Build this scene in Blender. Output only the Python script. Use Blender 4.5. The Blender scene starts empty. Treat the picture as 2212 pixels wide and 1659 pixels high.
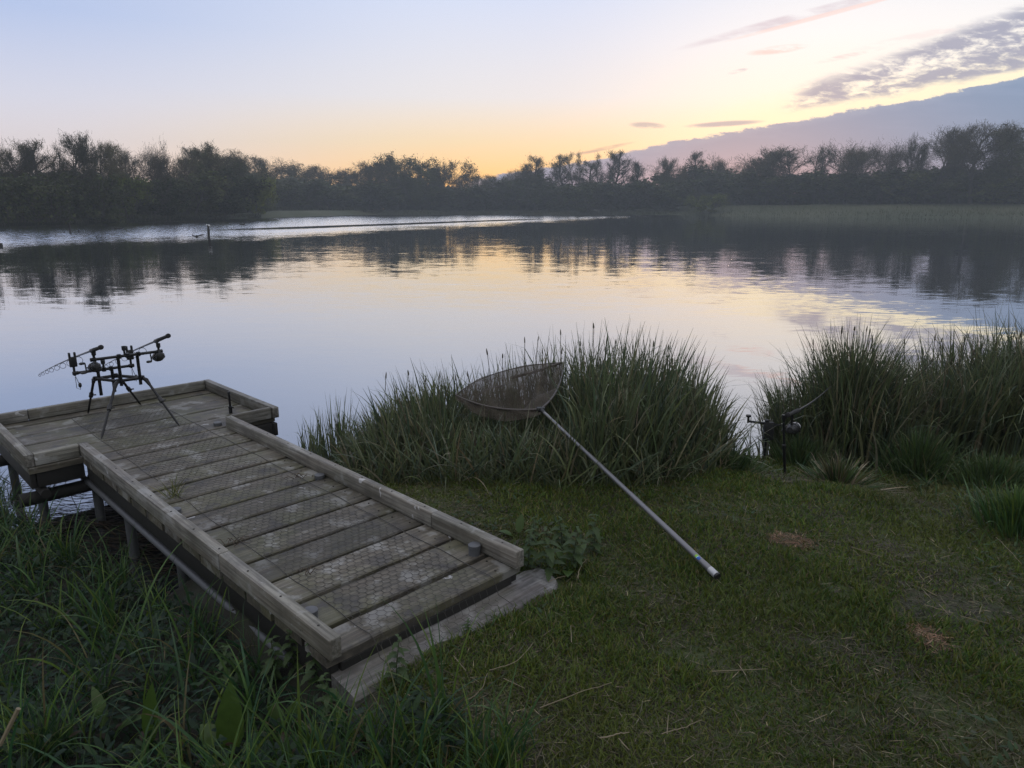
import bpy, bmesh, math, random
import numpy as np
from mathutils import Vector, Matrix
rng = np.random.default_rng(7)
random.seed(7)
C = bpy.context.scene.collection
PI = math.pi

# ------------------------------------------------------------------ camera numbers
F, CX, CY, HZ, CAMZ = 1536.0, 1106.0, 829.5, 450.0, 2.2
TH = math.atan((CY - HZ) / F)
ct, st_ = math.cos(TH), math.sin(TH)

def ray(u, v):
    du, dv = (u - CX) / F, (v - CY) / F
    return du, ct - dv * st_, -st_ - dv * ct

def G(u, v, z=0.0):
    x, y, zz = ray(u, v)
    t = (z - CAMZ) / zz
    return Vector((x * t, y * t, z))

def P(u, v, Y):
    x, y, zz = ray(u, v)
    t = Y / y
    return Vector((x * t, Y, CAMZ + zz * t))

# ------------------------------------------------------------------ object helpers
def tag(o, label=None, cat=None, group=None, kind=None):
    if label: o['label'] = label
    if cat: o['category'] = cat
    if group: o['group'] = group
    if kind: o['kind'] = kind
    return o

def empty(name, loc, label, cat, group=None, rz=0.0):
    o = bpy.data.objects.new(name, None)
    o.empty_display_size = 0.1
    C.objects.link(o)
    o.location = loc
    o.rotation_euler = (0, 0, rz)
    return tag(o, label, cat, group)

def dup(root, loc, rz=0.0, scale=(1, 1, 1), label=None, group=None):
    r = root.copy(); C.objects.link(r)
    r.location = loc; r.rotation_euler = (0, 0, rz); r.scale = scale
    if label: r['label'] = label
    if group: r['group'] = group
    for ch in list(root.children):
        c = ch.copy(); C.objects.link(c); c.parent = r
        for g in ch.children:
            d = g.copy(); C.objects.link(d); d.parent = c
    return r

def npmesh(name, V, Q, mats, parent=None, col=None, smooth=False, midx=None, loc=None):
    """V (n,3), Q (m,4) or (m,3) index array -> one mesh object"""
    V = np.asarray(V, np.float32); Q = np.asarray(Q, np.int32)
    me = bpy.data.meshes.new(name)
    n, m, k = len(V), len(Q), Q.shape[1]
    me.vertices.add(n); me.vertices.foreach_set('co', V.ravel())
    me.loops.add(m * k); me.loops.foreach_set('vertex_index', Q.ravel())
    me.polygons.add(m); me.polygons.foreach_set('loop_start', np.arange(0, m * k, k, dtype=np.int32))
    if smooth: me.polygons.foreach_set('use_smooth', np.ones(m, bool))
    if midx is not None: me.polygons.foreach_set('material_index', np.asarray(midx, np.int32))
    if col is not None:
        a = me.color_attributes.new('Col', 'FLOAT_COLOR', 'POINT')
        c4 = np.ones((n, 4), np.float32); c4[:, :3] = col
        a.data.foreach_set('color', c4.ravel())
    me.update(calc_edges=True)
    for mt in (mats if isinstance(mats, (list, tuple)) else [mats]): me.materials.append(mt)
    o = bpy.data.objects.new(name, me); C.objects.link(o)
    if parent is not None: o.parent = parent
    if loc is not None: o.location = loc
    return o

class MB:
    """collects shapes, then becomes one mesh object"""
    def __init__(s): s.v = []; s.f = []
    def add(s, vs, fs):
        b = len(s.v); s.v += [tuple(p) for p in vs]; s.f += [tuple(i + b for i in q) for q in fs]
    def box(s, lo, hi, ch=0.004, jit=0.0):
        bm = bmesh.new(); bmesh.ops.create_cube(bm, size=1)
        for q in bm.verts:
            q.co = Vector([lo[i] + (q.co[i] + .5) * (hi[i] - lo[i]) for i in range(3)])
        if ch > 0: bmesh.ops.bevel(bm, geom=bm.edges[:], offset=ch, segments=2, affect='EDGES', profile=.5)
        bm.verts.ensure_lookup_table()
        s.add([q.co + Vector((random.uniform(-jit, jit), random.uniform(-jit, jit), random.uniform(-jit, jit))) for q in bm.verts], [[q.index for q in f.verts] for f in bm.faces]); bm.free()
        return s
    def path(s, pts, rad, n=8, cap=True):
        pts = [Vector(p) for p in pts]
        if not isinstance(rad, (list, tuple)): rad = [rad] * len(pts)
        vs, fs = [], []
        ref = None
        for i, p in enumerate(pts):
            d = (pts[min(i + 1, len(pts) - 1)] - pts[max(i - 1, 0)])
            d = d.normalized() if d.length > 1e-9 else Vector((0, 0, 1))
            if ref is None:
                ref = d.orthogonal().normalized()
            ref = (ref - d * ref.dot(d)); ref = ref.normalized() if ref.length > 1e-6 else d.orthogonal().normalized()
            w = d.cross(ref)
            for k in range(n):
                a = 2 * PI * k / n
                vs.append(p + (ref * math.cos(a) + w * math.sin(a)) * rad[i])
        for i in range(len(pts) - 1):
            for k in range(n):
                k2 = (k + 1) % n
                fs.append((i * n + k, i * n + k2, (i + 1) * n + k2, (i + 1) * n + k))
        if cap:
            fs.append(tuple(range(n - 1, -1, -1))); fs.append(tuple((len(pts) - 1) * n + k for k in range(n)))
        s.add(vs, fs); return s
    def lathe(s, p0, d, prof, n=12):
        """prof list of (distance along d, radius)"""
        p0 = Vector(p0); d = Vector(d).normalized()
        return s.path2([p0 + d * a for a, r in prof], [r for a, r in prof], d, n)
    def path2(s, pts, rad, d, n):
        ref = d.orthogonal().normalized(); w = d.cross(ref); vs, fs = [], []
        for p, r in zip(pts, rad):
            for k in range(n):
                a = 2 * PI * k / n; vs.append(p + (ref * math.cos(a) + w * math.sin(a)) * max(r, 1e-4))
        for i in range(len(pts) - 1):
            for k in range(n):
                k2 = (k + 1) % n; fs.append((i * n + k, i * n + k2, (i + 1) * n + k2, (i + 1) * n + k))
        fs.append(tuple(range(n - 1, -1, -1))); fs.append(tuple((len(pts) - 1) * n + k for k in range(n)))
        s.add(vs, fs); return s
    def ring(s, c, nrm, R, r, n=14, m=6, arc=2 * PI, start=0.0, ref=None):
        nrm = Vector(nrm).normalized(); a1 = (Vector(ref) if ref else nrm.orthogonal()).normalized(); a2 = nrm.cross(a1)
        full = arc > 2 * PI - 1e-3
        pts = [Vector(c) + (a1 * math.cos(start + arc * i / n) + a2 * math.sin(start + arc * i / n)) * R for i in range(n + (0 if full else 1))]
        if full: pts.append(pts[0].copy()); 
        return s.path(pts, r, m, cap=not full)
    def build(s, name, m, parent=None, smooth=True, label=None):
        me = bpy.data.meshes.new(name)
        me.from_pydata(s.v, [], s.f); me.update()
        if smooth:
            for p in me.polygons: p.use_smooth = len(p.vertices) <= 4
            try: me.set_sharp_from_angle(angle=math.radians(40))
            except Exception: pass
        me.materials.append(m)
        o = bpy.data.objects.new(name, me); C.objects.link(o)
        if parent is not None: o.parent = parent
        if label: o['label'] = label
        return o

# ------------------------------------------------------------------ material helpers
def lin(r, g, b):
    f = lambda c: (c / 255) / 12.92 if c / 255 <= .04045 else ((c / 255 + .055) / 1.055) ** 2.4
    return (f(r), f(g), f(b), 1)

class NT:
    def __init__(s, tree): s.t = tree; s.n = tree.nodes; s.l = tree.links
    def node(s, typ, **kw):
        n = s.n.new(typ)
        for k, v in kw.items(): setattr(n, k, v)
        return n
    def put(s, sock, v):
        if v is None: return
        if isinstance(v, bpy.types.NodeSocket): s.l.new(v, sock)
        else: sock.default_value = v
    def m(s, op, a, b=None, c=None, clamp=False):
        n = s.node('ShaderNodeMath', operation=op, use_clamp=clamp)
        for i, q in enumerate((a, b, c)):
            if q is not None: s.put(n.inputs[i], q)
        return n.outputs[0]
    def ss(s, x, lo, hi):
        n = s.node('ShaderNodeMapRange', interpolation_type='SMOOTHSTEP')
        s.put(n.inputs[0], x); s.put(n.inputs[1], lo); s.put(n.inputs[2], hi)
        return n.outputs[0]
    def mix(s, f, a, b, mode='MIX'):
        n = s.node('ShaderNodeMix', data_type='RGBA', blend_type=mode)
        s.put(n.inputs[0], f); s.put(n.inputs[6], a); s.put(n.inputs[7], b)
        return n.outputs[2]
    def noise(s, vec, scale=5, detail=3, rough=.5, dist=0.0, col=False):
        n = s.node('ShaderNodeTexNoise')
        if vec is not None: s.put(n.inputs['Vector'], vec)
        n.inputs['Scale'].default_value = scale; n.inputs['Detail'].default_value = detail
        n.inputs['Roughness'].default_value = rough; n.inputs['Distortion'].default_value = dist
        return n.outputs['Color' if col else 'Fac']
    def ramp(s, x, stops, mode='LINEAR'):
        n = s.node('ShaderNodeValToRGB'); r = n.color_ramp; r.interpolation = mode
        while len(r.elements) < len(stops): r.elements.new(.5)
        for e, (p, c) in zip(r.elements, stops):
            e.position = p; e.color = c if len(c) == 4 else (*c, 1)
        s.put(n.inputs[0], x); return n.outputs[0]
    def scale(s, vec, sc, loc=(0, 0, 0), rot=(0, 0, 0)):
        n = s.node('ShaderNodeMapping'); s.put(n.inputs[0], vec)
        n.inputs['Scale'].default_value = sc; n.inputs['Location'].default_value = loc; n.inputs['Rotation'].default_value = rot
        return n.outputs[0]
    def xyz(s, vec):
        n = s.node('ShaderNodeSeparateXYZ'); s.put(n.inputs[0], vec); return n.outputs
    def comb(s, x, y, z):
        n = s.node('ShaderNodeCombineXYZ')
        for i, q in enumerate((x, y, z)): s.put(n.inputs[i], q)
        return n.outputs[0]
    def bump(s, h, strength=.3, dist=.01):
        n = s.node('ShaderNodeBump'); s.put(n.inputs['Height'], h)
        n.inputs['Strength'].default_value = strength; n.inputs['Distance'].default_value = dist
        return n.outputs[0]

def mat(name):
    m = bpy.data.materials.new(name); m.use_nodes = True
    k = NT(m.node_tree); bs = m.node_tree.nodes['Principled BSDF']
    return m, k, bs

def simple(name, col, rough=.5, metal=0.0, var=.25, scale=30, bump=.15, spec=.5):
    m, k, b = mat(name)
    co = k.node('ShaderNodeTexCoord').outputs['Object']
    n = k.noise(co, scale, 4, .6)
    c1 = tuple(x * (1 - var) for x in col[:3]) + (1,); c2 = tuple(min(1, x * (1 + var)) for x in col[:3]) + (1,)
    k.put(b.inputs['Base Color'], k.mix(n, c1, c2))
    k.put(b.inputs['Roughness'], k.m('MULTIPLY_ADD', n, .3, rough - .15, clamp=True))
    b.inputs['Metallic'].default_value = metal
    b.inputs['Specular IOR Level'].default_value = spec
    if bump: k.put(b.inputs['Normal'], k.bump(n, bump, .002))
    return m

def wood(name, axis, base=(.165, .158, .14), green=.5, pale=.5, dark=.75):
    """weathered softwood; grain runs along the object axis given"""
    m, k, b = mat(name)
    co = k.node('ShaderNodeTexCoord').outputs['Object']
    rnd = k.node('ShaderNodeObjectInfo').outputs['Random']
    off = k.comb(k.m('MULTIPLY', rnd, 17.0), k.m('MULTIPLY', rnd, 31.0), 0.0)
    va = k.node('ShaderNodeVectorMath', operation='ADD'); k.put(va.inputs[0], co); k.put(va.inputs[1], off)
    v = va.outputs[0]
    s = [70, 70, 70]; s[axis] = 2.6
    grain = k.noise(k.scale(v, s), 1, 6, .65, .35)
    s2 = [22, 22, 22]; s2[axis] = 1.2
    band = k.noise(k.scale(v, s2), 1, 3, .5, .6)
    blot = k.noise(v, 5.5, 5, .62)
    alg = k.noise(v, 2.3, 4, .6)
    spk = k.noise(v, 26, 4, .7)
    c = k.mix(k.ss(grain, .36, .66), tuple(x * .5 for x in base) + (1,), tuple(x * 1.35 for x in base) + (1,))
    c = k.mix(k.m('MULTIPLY', k.ss(band, .42, .68), .45), c, (base[0] * .62, base[1] * .52, base[2] * .45, 1))
    c = k.mix(k.m('MULTIPLY', k.ss(alg, .42, .62), green), c, (.085, .088, .04, 1))
    c = k.mix(k.m('MULTIPLY', k.ss(blot, .53, .64), pale), c, (.3, .3, .3, 1))
    c = k.mix(k.m('MULTIPLY', k.ss(blot, .5, .34), dark), c, (.045, .04, .036, 1))
    c = k.mix(k.m('MULTIPLY', k.ss(spk, .68, .76), .55), c, (.4, .4, .41, 1))
    c = k.mix(k.m('MULTIPLY', k.ss(spk, .33, .25), .7), c, (.03, .026, .022, 1))
    dr = k.noise(v, 9, 2, .5, 1.5)
    c = k.mix(k.m('MULTIPLY', k.ss(dr, .72, .76), .8 * min(1, pale * 1.6)), c, (.5, .5, .52, 1))
    tint = k.m('MULTIPLY_ADD', rnd, .55, .68)
    tm = k.node('ShaderNodeVectorMath', operation='SCALE'); k.put(tm.inputs[0], c); k.put(tm.inputs[3], tint)
    k.put(b.inputs['Base Color'], tm.outputs[0])
    k.put(b.inputs['Roughness'], k.m('MULTIPLY_ADD', blot, .3, .48, clamp=True))
    wet = k.noise(k.scale(v, (1, 1, 1)), 3.1, 3, .5)
    h = k.m('ADD', k.m('MULTIPLY', grain, 1.0), k.m('MULTIPLY', spk, .6))
    k.put(b.inputs['Normal'], k.bump(h, .55, .006))
    return m

def leafmat(name, trans=.3, rough=.5, spec=.35, gain=1.0):
    m, k, b = mat(name)
    at = k.node('ShaderNodeAttribute', attribute_name='Col').outputs['Color']
    co = k.node('ShaderNodeTexCoord').outputs['Object']
    n = k.noise(co, 40, 2, .5)
    sc = k.node('ShaderNodeVectorMath', operation='SCALE'); k.put(sc.inputs[0], at); k.put(sc.inputs[3], k.m('MULTIPLY_ADD', n, .7 * gain, .65 * gain))
    k.put(b.inputs['Base Color'], sc.outputs[0])
    b.inputs['Roughness'].default_value = rough; b.inputs['Specular IOR Level'].default_value = spec
    tr = k.node('ShaderNodeBsdfTranslucent'); k.put(tr.inputs['Color'], sc.outputs[0])
    mx = k.node('ShaderNodeMixShader'); mx.inputs[0].default_value = trans
    k.l.new(b.outputs[0], mx.inputs[1]); k.l.new(tr.outputs[0], mx.inputs[2])
    k.l.new(mx.outputs[0], k.n['Material Output'].inputs['Surface'])
    return m

def lerp_pts(x, pts):
    xs = [p[0] for p in pts]; ys = [p[1] for p in pts]
    return np.interp(x, xs, ys)

# ------------------------------------------------------------------ terrain
NEAR = [(-400, 40), (-120, 16), (-40, 8.2), (-15, 6.3), (-8, 5.8), (-4.1, 5.3), (-3.4, 4.6), (-3.0, 4.25), (-2.4, 3.8), (-2.0, 3.68), (-1.75, 4.3), (-1.5, 5.2),
        (-.9, 5.8), (0, 6.1), (1, 6.2), (1.6, 6.1), (2.05, 6.02), (2.5, 5.7), (3.0, 5.65), (4, 5.9), (6, 6.4), (12, 8.5), (40, 17), (120, 30), (400, 60)]
_far = [(0, 487), (140, 484), (300, 479), (420, 475.5), (500, 473), (565, 471), (600, 466.5), (680, 464.6), (800, 464), (1100, 463), (1350, 464), (1500, 465), (1700, 467.2), (1900, 469), (2212, 471)]
FAR = [tuple(G(u, v, 0)[:2]) for u, v in _far]
FAR = [(-400, 55), (-130, 74)] + FAR + [(180, 140), (400, 120)]
FAR.sort()

def smooth01(t):
    t = np.clip(t, 0, 1); return t * t * (3 - 2 * t)

def vnoise(x, y, f, seed=0):
    r = np.random.default_rng(seed); tot = 0
    for i in range(5):
        a, b, c = r.uniform(0, 2 * PI, 3); k = f * (1 + .6 * i)
        tot = tot + np.sin(x * k * math.cos(a) + y * k * math.sin(a) + b) / (1 + .4 * i)
    return tot / 2.5

def gz(x, y):
    x = np.asarray(x, float); y = np.asarray(y, float)
    d = lerp_pts(x, NEAR) - y + .1 * vnoise(x, y, 3.1, 3)
    df = y - lerp_pts(x, FAR)
    near = .02 + .16 * smooth01(d / .5) + .26 * smooth01((d - .3) / 1.6) + .012 * vnoise(x, y, 9, 5) + .02 * vnoise(x, y, 3, 6)
    # ground falls away on the left of the jetty
    s = -.7071 * x + .7071 * y; t = .7071 * x + .7071 * y
    ditch = smooth01((1.35 - t) / .35) * smooth01((s - 1.75) / .5) * smooth01((d + .2) / .6)
    near = near - .2 * ditch * smooth01((near - .02) / .3)
    bed = -.05 + np.maximum(-1.6, np.minimum(0, d) * .45)
    z = np.where(d > 0, near, bed)
    rise = lerp_pts(x, [(-400, .8), (-60, .9), (0, 1.1), (40, 1.5), (70, 2.6), (120, 2.9), (400, 3.2)])
    far = .1 + rise * smooth01(df / 45) + .12 * vnoise(x, y, .25, 8) + .5 * smooth01(df / 6)
    z = np.where(df > -6, np.maximum(z, -1.2 + (df + 6) / 6 * 1.2), z)
    z = np.where(df > 0, far, z)
    return z

def g1(x, y): return float(gz(x, y))

def axis(fine, lo, hi, mids):
    a = list(np.arange(fine[0], fine[1], fine[2]))
    for x0, x1, st in mids: a += list(np.arange(x0, x1, st))
    return np.array(sorted(set([round(q, 3) for q in a] + [lo, hi])))
gx = axis((-6, 6, .09), -400, 400, [(-400, -130, 18), (-130, -40, 5), (-40, -12, 2.5), (-12, -6, .5), (6, 12, .5), (12, 40, 2.5), (40, 150, 5), (150, 400, 18)])
gy = axis((.5, 7.5, .09), -60, 420, [(-60, -10, 6), (-10, .5, .6), (7.5, 12, .5), (12, 70, 4), (70, 300, 3), (300, 420, 12)])
X, Y = np.meshgrid(gx, gy); Z = gz(X, Y)
V = np.stack([X, Y, Z], -1).reshape(-1, 3)
ii = np.arange(len(gx) * len(gy)).reshape(len(gy), len(gx))
Q = np.stack([ii[:-1, :-1], ii[:-1, 1:], ii[1:, 1:], ii[1:, :-1]], -1).reshape(-1, 4)
m_ground, k, b = mat('earth_and_turf')
co = k.node('ShaderNodeTexCoord').outputs['Object']
n1 = k.noise(co, 1.6, 6, .65); n2 = k.noise(co, 14, 5, .7); n3 = k.noise(co, .03, 4, .6)
c = k.mix(k.ss(n1, .4, .62), (.03, .026, .017, 1), (.04, .058, .014, 1))
c = k.mix(k.m('MULTIPLY', k.ss(n2, .52, .7), .6), c, (.075, .062, .04, 1))
yy = k.xyz(co)[1]
farc = k.mix(k.ss(n3, .35, .65), (.036, .046, .018, 1), (.06, .064, .03, 1))
c = k.mix(k.ss(yy, 30, 60), c, farc)
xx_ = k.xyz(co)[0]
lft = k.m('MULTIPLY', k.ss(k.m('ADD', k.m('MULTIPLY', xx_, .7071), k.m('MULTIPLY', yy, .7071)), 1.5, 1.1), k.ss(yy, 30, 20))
c = k.mix(k.m('MULTIPLY', lft, .85), c, (.012, .011, .008, 1))  # left of the jetty: dark wet mud, with shade below the grass painted in
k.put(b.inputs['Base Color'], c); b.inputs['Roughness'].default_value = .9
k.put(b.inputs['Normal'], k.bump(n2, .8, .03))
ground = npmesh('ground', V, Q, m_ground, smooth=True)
tag(ground, kind='structure')

# ------------------------------------------------------------------ water
m_water, k, b = mat('lake_water')
co = k.node('ShaderNodeTexCoord').outputs['Object']
x, y, _ = k.xyz(co)
q = k.m('ADD', k.m('MULTIPLY', k.m('ADD', x, 30.0), -.92), k.m('MULTIPLY', k.m('SUBTRACT', y, 40.0), .39))
wob = k.noise(k.scale(co, (.07, .05, 1)), 1, 6, .7)
qw = k.m('ADD', q, k.m('MULTIPLY_ADD', wob, 26.0, -13.0))
wind = k.ss(qw, -10.0, 9.0)
streak = k.m('MULTIPLY', k.ss(k.m('ABSOLUTE', k.m('SUBTRACT', k.m('ADD', q, k.m('MULTIPLY_ADD', wob, 5.0, -2.5)), 12.6)), 5.0, 1.5), k.m('MULTIPLY', k.ss(y, 72, 84), k.ss(y, 165, 130)))
wind = k.m('MULTIPLY', wind, k.m('SUBTRACT', 1.0, streak))
shore = k.m('MULTIPLY', k.ss(k.m('SUBTRACT', y, k.m('MULTIPLY_ADD', x, .75, 133.0)), 6.0, -6.0), 1.0)
wind = k.m('MULTIPLY', wind, k.m('MAXIMUM', shore, k.ss(x, -75, -45)))
# three sets of ripples, given as surface slopes
def slopes(vec, amp_x, amp_y):
    n = k.xyz(vec)
    return k.m('MULTIPLY', k.m('SUBTRACT', n[0], .5), amp_x), k.m('MULTIPLY', k.m('SUBTRACT', n[1], .5), amp_y)
ca = k.noise(k.scale(co, (.35, 1.3, 1), rot=(0, 0, .12)), 1, 2, .5, .4, col=True)
cb = k.noise(k.scale(co, (2.2, 9.0, 1), rot=(0, 0, -.2)), 1, 2, .5, .5, col=True)
cw = k.noise(k.scale(co, (1.3, 2.2, 1), rot=(0, 0, .3)), 1, 5, .8, .2, col=True)
calm = k.m('MULTIPLY_ADD', k.noise(k.scale(co, (.03, .09, 1)), 1, 3, .6), 1.5, .15)
calm = k.m('MULTIPLY', calm, k.m('MULTIPLY_ADD', k.ss(y, 6, 26), .8, .25))
ax, ay = slopes(ca, .014, .026); bx, by = slopes(cb, .014, .055); wx, wy = slopes(cw, .22, .5)
wy = k.m('MULTIPLY_ADD', k.m('ABSOLUTE', wy), -1.5, -.035)
sx = k.m('ADD', k.m('MULTIPLY', k.m('ADD', ax, bx), calm), k.m('MULTIPLY', wx, wind))
sy = k.m('ADD', k.m('MULTIPLY', k.m('ADD', ay, by), calm), k.m('MULTIPLY', wy, wind))
nv = k.node('ShaderNodeVectorMath', operation='NORMALIZE'); k.put(nv.inputs[0], k.comb(sx, sy, 1.0))
b.inputs['Base Color'].default_value = (.012, .016, .02, 1)
b.inputs['Roughness'].default_value = .3
b.inputs['Specular IOR Level'].default_value = 0
gl = k.node('ShaderNodeBsdfGlossy'); gl.inputs['Roughness'].default_value = .02; gl.inputs['Color'].default_value = (.97, .98, 1, 1)
k.put(gl.inputs['Normal'], nv.outputs[0])
lw = k.node('ShaderNodeLayerWeight'); lw.inputs['Blend'].default_value = .5
fr = k.m('MULTIPLY_ADD', k.m('POWER', lw.outputs['Facing'], 2.3), .82, .15)
mx = k.node('ShaderNodeMixShader'); k.put(mx.inputs[0], fr); k.l.new(b.outputs[0], mx.inputs[1]); k.l.new(gl.outputs[0], mx.inputs[2])
k.l.new(mx.outputs[0], k.n['Material Output'].inputs['Surface'])
wx_ = np.array([-395, 395.]); wy_ = np.array([2.5, 410.])
water = npmesh('lake_water', [(-395, 2.5, 0), (395, 2.5, 0), (395, 410, 0), (-395, 410, 0)], [(0, 1, 2, 3)], m_water)
tag(water, kind='structure')

# ------------------------------------------------------------------ blade grass
def blades(base, h, az, lean, curl, w, col, K=5, tw=None, tipw=.08, ex=1.9):
    """ribbon leaves: base (n,3), all other (n,); col (n,3)"""
    n = len(h)
    if tw is None: tw = rng.uniform(0, 2 * PI, n)
    d = np.stack([np.cos(az), np.sin(az), np.zeros(n)], -1)
    side = np.stack([np.cos(tw), np.sin(tw), np.zeros(n)], -1)
    P_ = np.zeros((n, K + 1, 3)); P_[:, 0] = base
    for i in range(K):
        th = lean + curl * ((i + .5) / K) ** ex
        P_[:, i + 1] = P_[:, i] + (h / K)[:, None] * (np.sin(th)[:, None] * d + np.cos(th)[:, None] * np.array([0, 0, 1.]))
    t = np.linspace(0, 1, K + 1)
    prof = (.55 + .45 * np.minimum(1, t / .3)) * np.clip(1 - np.clip((t - .35) / .65, 0, 1) ** 1.8, tipw, 1)
    off = side[:, None, :] * (w[:, None] * prof[None, :] * .5)[:, :, None]
    L, R = P_ - off, P_ + off
    V = np.stack([L, R], 2).reshape(-1, 3)
    idx = np.arange(n * (K + 1) * 2).reshape(n, K + 1, 2)
    Q = np.stack([idx[:, :-1, 0], idx[:, :-1, 1], idx[:, 1:, 1], idx[:, 1:, 0]], -1).reshape(-1, 4)
    cc = np.repeat(col, (K + 1) * 2, axis=0)
    return V, Q, cc

def pal(n, cols, wts, jit=.25):
    cols = np.array(cols); i = rng.choice(len(cols), n, p=np.array(wts) / sum(wts))
    return cols[i] * rng.uniform(1 - jit, 1 + jit, (n, 1)) * rng.uniform(.92, 1.08, (n, 3))

def join(parts):
    V, Q, CC, o = [], [], [], 0
    for v, q, c in parts:
        V.append(v); Q.append(q + o); CC.append(c); o += len(v)
    return np.concatenate(V), np.concatenate(Q), np.concatenate(CC)

m_blade = leafmat('grass_blades', .3, .5, .32)
m_sedge = leafmat('sedge_leaves', .28, .42, .5)
m_leaf = leafmat('broad_leaves', .3, .5, .25)

def ST(x, y): return -.7071 * x + .7071 * y, .7071 * x + .7071 * y

DEAD = [(1.52, 3.53, .12, .085), (1.74, 2.62, .06, .09)]
BARE = [(1.95, 4.62, .3, .2), (1.98, 2.88, .26, .15), (1.55, 3.02, .08, .06)]
def ell(x, y, L):
    r = np.full(np.shape(x), 9.0)
    for cx, cy, ra, rb in L:
        r = np.minimum(r, ((x - cx) / ra) ** 2 + ((y - cy) / rb) ** 2)
    return r

# lawn: mown turf on the bank
def lawn_pts(n, x0, x1, y0, y1):
    x = rng.uniform(x0, x1, n); y = rng.uniform(y0, y1, n)
    s, t = ST(x, y)
    shore = lerp_pts(x, NEAR) - y
    ok = (shore > .12) & ~((s > 2.2) & (t < 2.28)) & ~((s > 2.02) & (s < 2.22) & (t > 1.2) & (t < 2.4)) & ~((t < 1.18 + .1 * np.sin(x * 9)) & (s > 1.6)) & ((x > -1.0) | (y > 3))
    keep = rng.uniform(0, 1, n) < np.clip(3.2 / (x * x + y * y) ** .5, .2, 1) ** 1.1
    return x[ok & keep], y[ok & keep], shore[ok & keep]
x, y, shore = lawn_pts(430000, -1.2, 4.8, 1.35, 6.2)
n = len(x)
tuft = vnoise(x, y, 5.5, 11) + .6 * vnoise(x, y, 14, 12)
big = vnoise(x, y, 1.7, 13)
e = ell(x, y, DEAD) + .5 * vnoise(x, y, 19, 4) + .3 * vnoise(x, y, 41, 14)
eb = ell(x, y, BARE) + .6 * vnoise(x, y, 11, 9)
keep = ~((eb < 1) & (rng.uniform(0, 1, n) < .6)) & ~((tuft < -.75) & (rng.uniform(0, 1, n) < .3))
x, y, shore, tuft, big, e, eb = [a[keep] for a in (x, y, shore, tuft, big, e, eb)]
n = len(x)
h = rng.uniform(.016, .05, n) * (1 + .4 * np.clip(tuft, -1, 1.5)) * (1 + .35 * np.clip(big, -1, 1))
lean = rng.uniform(.15, 1.1, n); curl = rng.uniform(.1, 1.0, n)
col = pal(n, [(.095, .135, .02), (.066, .11, .018), (.115, .125, .026), (.13, .118, .045), (.042, .085, .02), (.19, .165, .085)], [5, 5, 3, 1.4, 4, .5])
col *= (1 + .25 * np.clip(vnoise(x, y, 2.4, 15), -1, 1))[:, None] * np.array([1, 1, .9])
yel = np.clip(vnoise(x, y, 1.6, 16) * .8 + .15 * vnoise(x, y, 7, 17), 0, .7)[:, None]
col = col * (1 - yel) + yel * np.array([.105, .128, .024])
brn = np.clip(vnoise(x, y, 2.2, 41) * .9 - .35 + .2 * vnoise(x, y, 9, 42), 0, .55)[:, None]
col = col * (1 - brn) + brn * np.array([.085, .07, .035])
dm = (e < 1) & (rng.uniform(0, 1, n) < .85)
col[dm] = pal(int(dm.sum()), [(.3, .17, .1), (.22, .13, .075), (.36, .22, .14)], [3, 2, 2])
lean[dm] = rng.uniform(1.1, 1.5, int(dm.sum())); h[dm] *= .9
bmk = (eb < 1) & (rng.uniform(0, 1, n) < .55)
col[bmk] = pal(int(bmk.sum()), [(.1, .085, .06), (.03, .026, .02), (.12, .1, .075)], [2, 4, 1]); lean[bmk] = rng.uniform(.9, 1.5, int(bmk.sum()))
z = gz(x, y) - .004
# thatch of dead blades lying between the green ones
def thatch(m_, x0, x1, y0, y1, lens, cols, wts, test):
    x_, y_, s_ = lawn_pts(m_, x0, x1, y0, y1); q = test(x_, y_); x_, y_ = x_[q], y_[q]; m2 = len(x_)
    return blades(np.stack([x_, y_, gz(x_, y_) + rng.uniform(0, .014, m2)], -1), rng.uniform(*lens, m2), rng.uniform(0, 2 * PI, m2), rng.uniform(1.25, 1.6, m2), rng.uniform(-.2, .3, m2), rng.uniform(.002, .004, m2) * (1 + .12 * y_), pal(m2, cols, wts, .4), K=2, tipw=.3)
THA = thatch(150000, -1.2, 4.8, 1.35, 6.0, (.02, .07), [(.1, .085, .05), (.07, .055, .03), (.16, .14, .085), (.06, .075, .025), (.26, .22, .14)], [4, 4, 2, 3, .5], lambda a, b: vnoise(a, b, 4, 23) + rng.normal(0, .5, len(a)) > -.2)
TD = thatch(48000, 1.1, 2.3, 2.3, 3.8, (.02, .06), [(.3, .17, .105), (.2, .125, .075), (.36, .24, .15), (.09, .085, .035)], [3, 3, 2, 2], lambda a, b: ell(a, b, DEAD) + .45 * vnoise(a, b, 21, 4) + .3 * vnoise(a, b, 47, 14) < 1.25 * rng.uniform(.15, 1, len(a)) ** .6)
lawn = blades(np.stack([x, y, z], -1), h, rng.uniform(0, 2 * PI, n), lean, curl, rng.uniform(.0028, .0052, n) * (1 + .12 * y), col, K=3, tipw=.15)

lawn = join([lawn, THA, TD])
o = npmesh('short_grass', *lawn[:2], m_blade, col=lawn[2], smooth=True)
tag(o, 'short mown green grass with worn brown patches on the bank', 'grass', kind='stuff')

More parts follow.
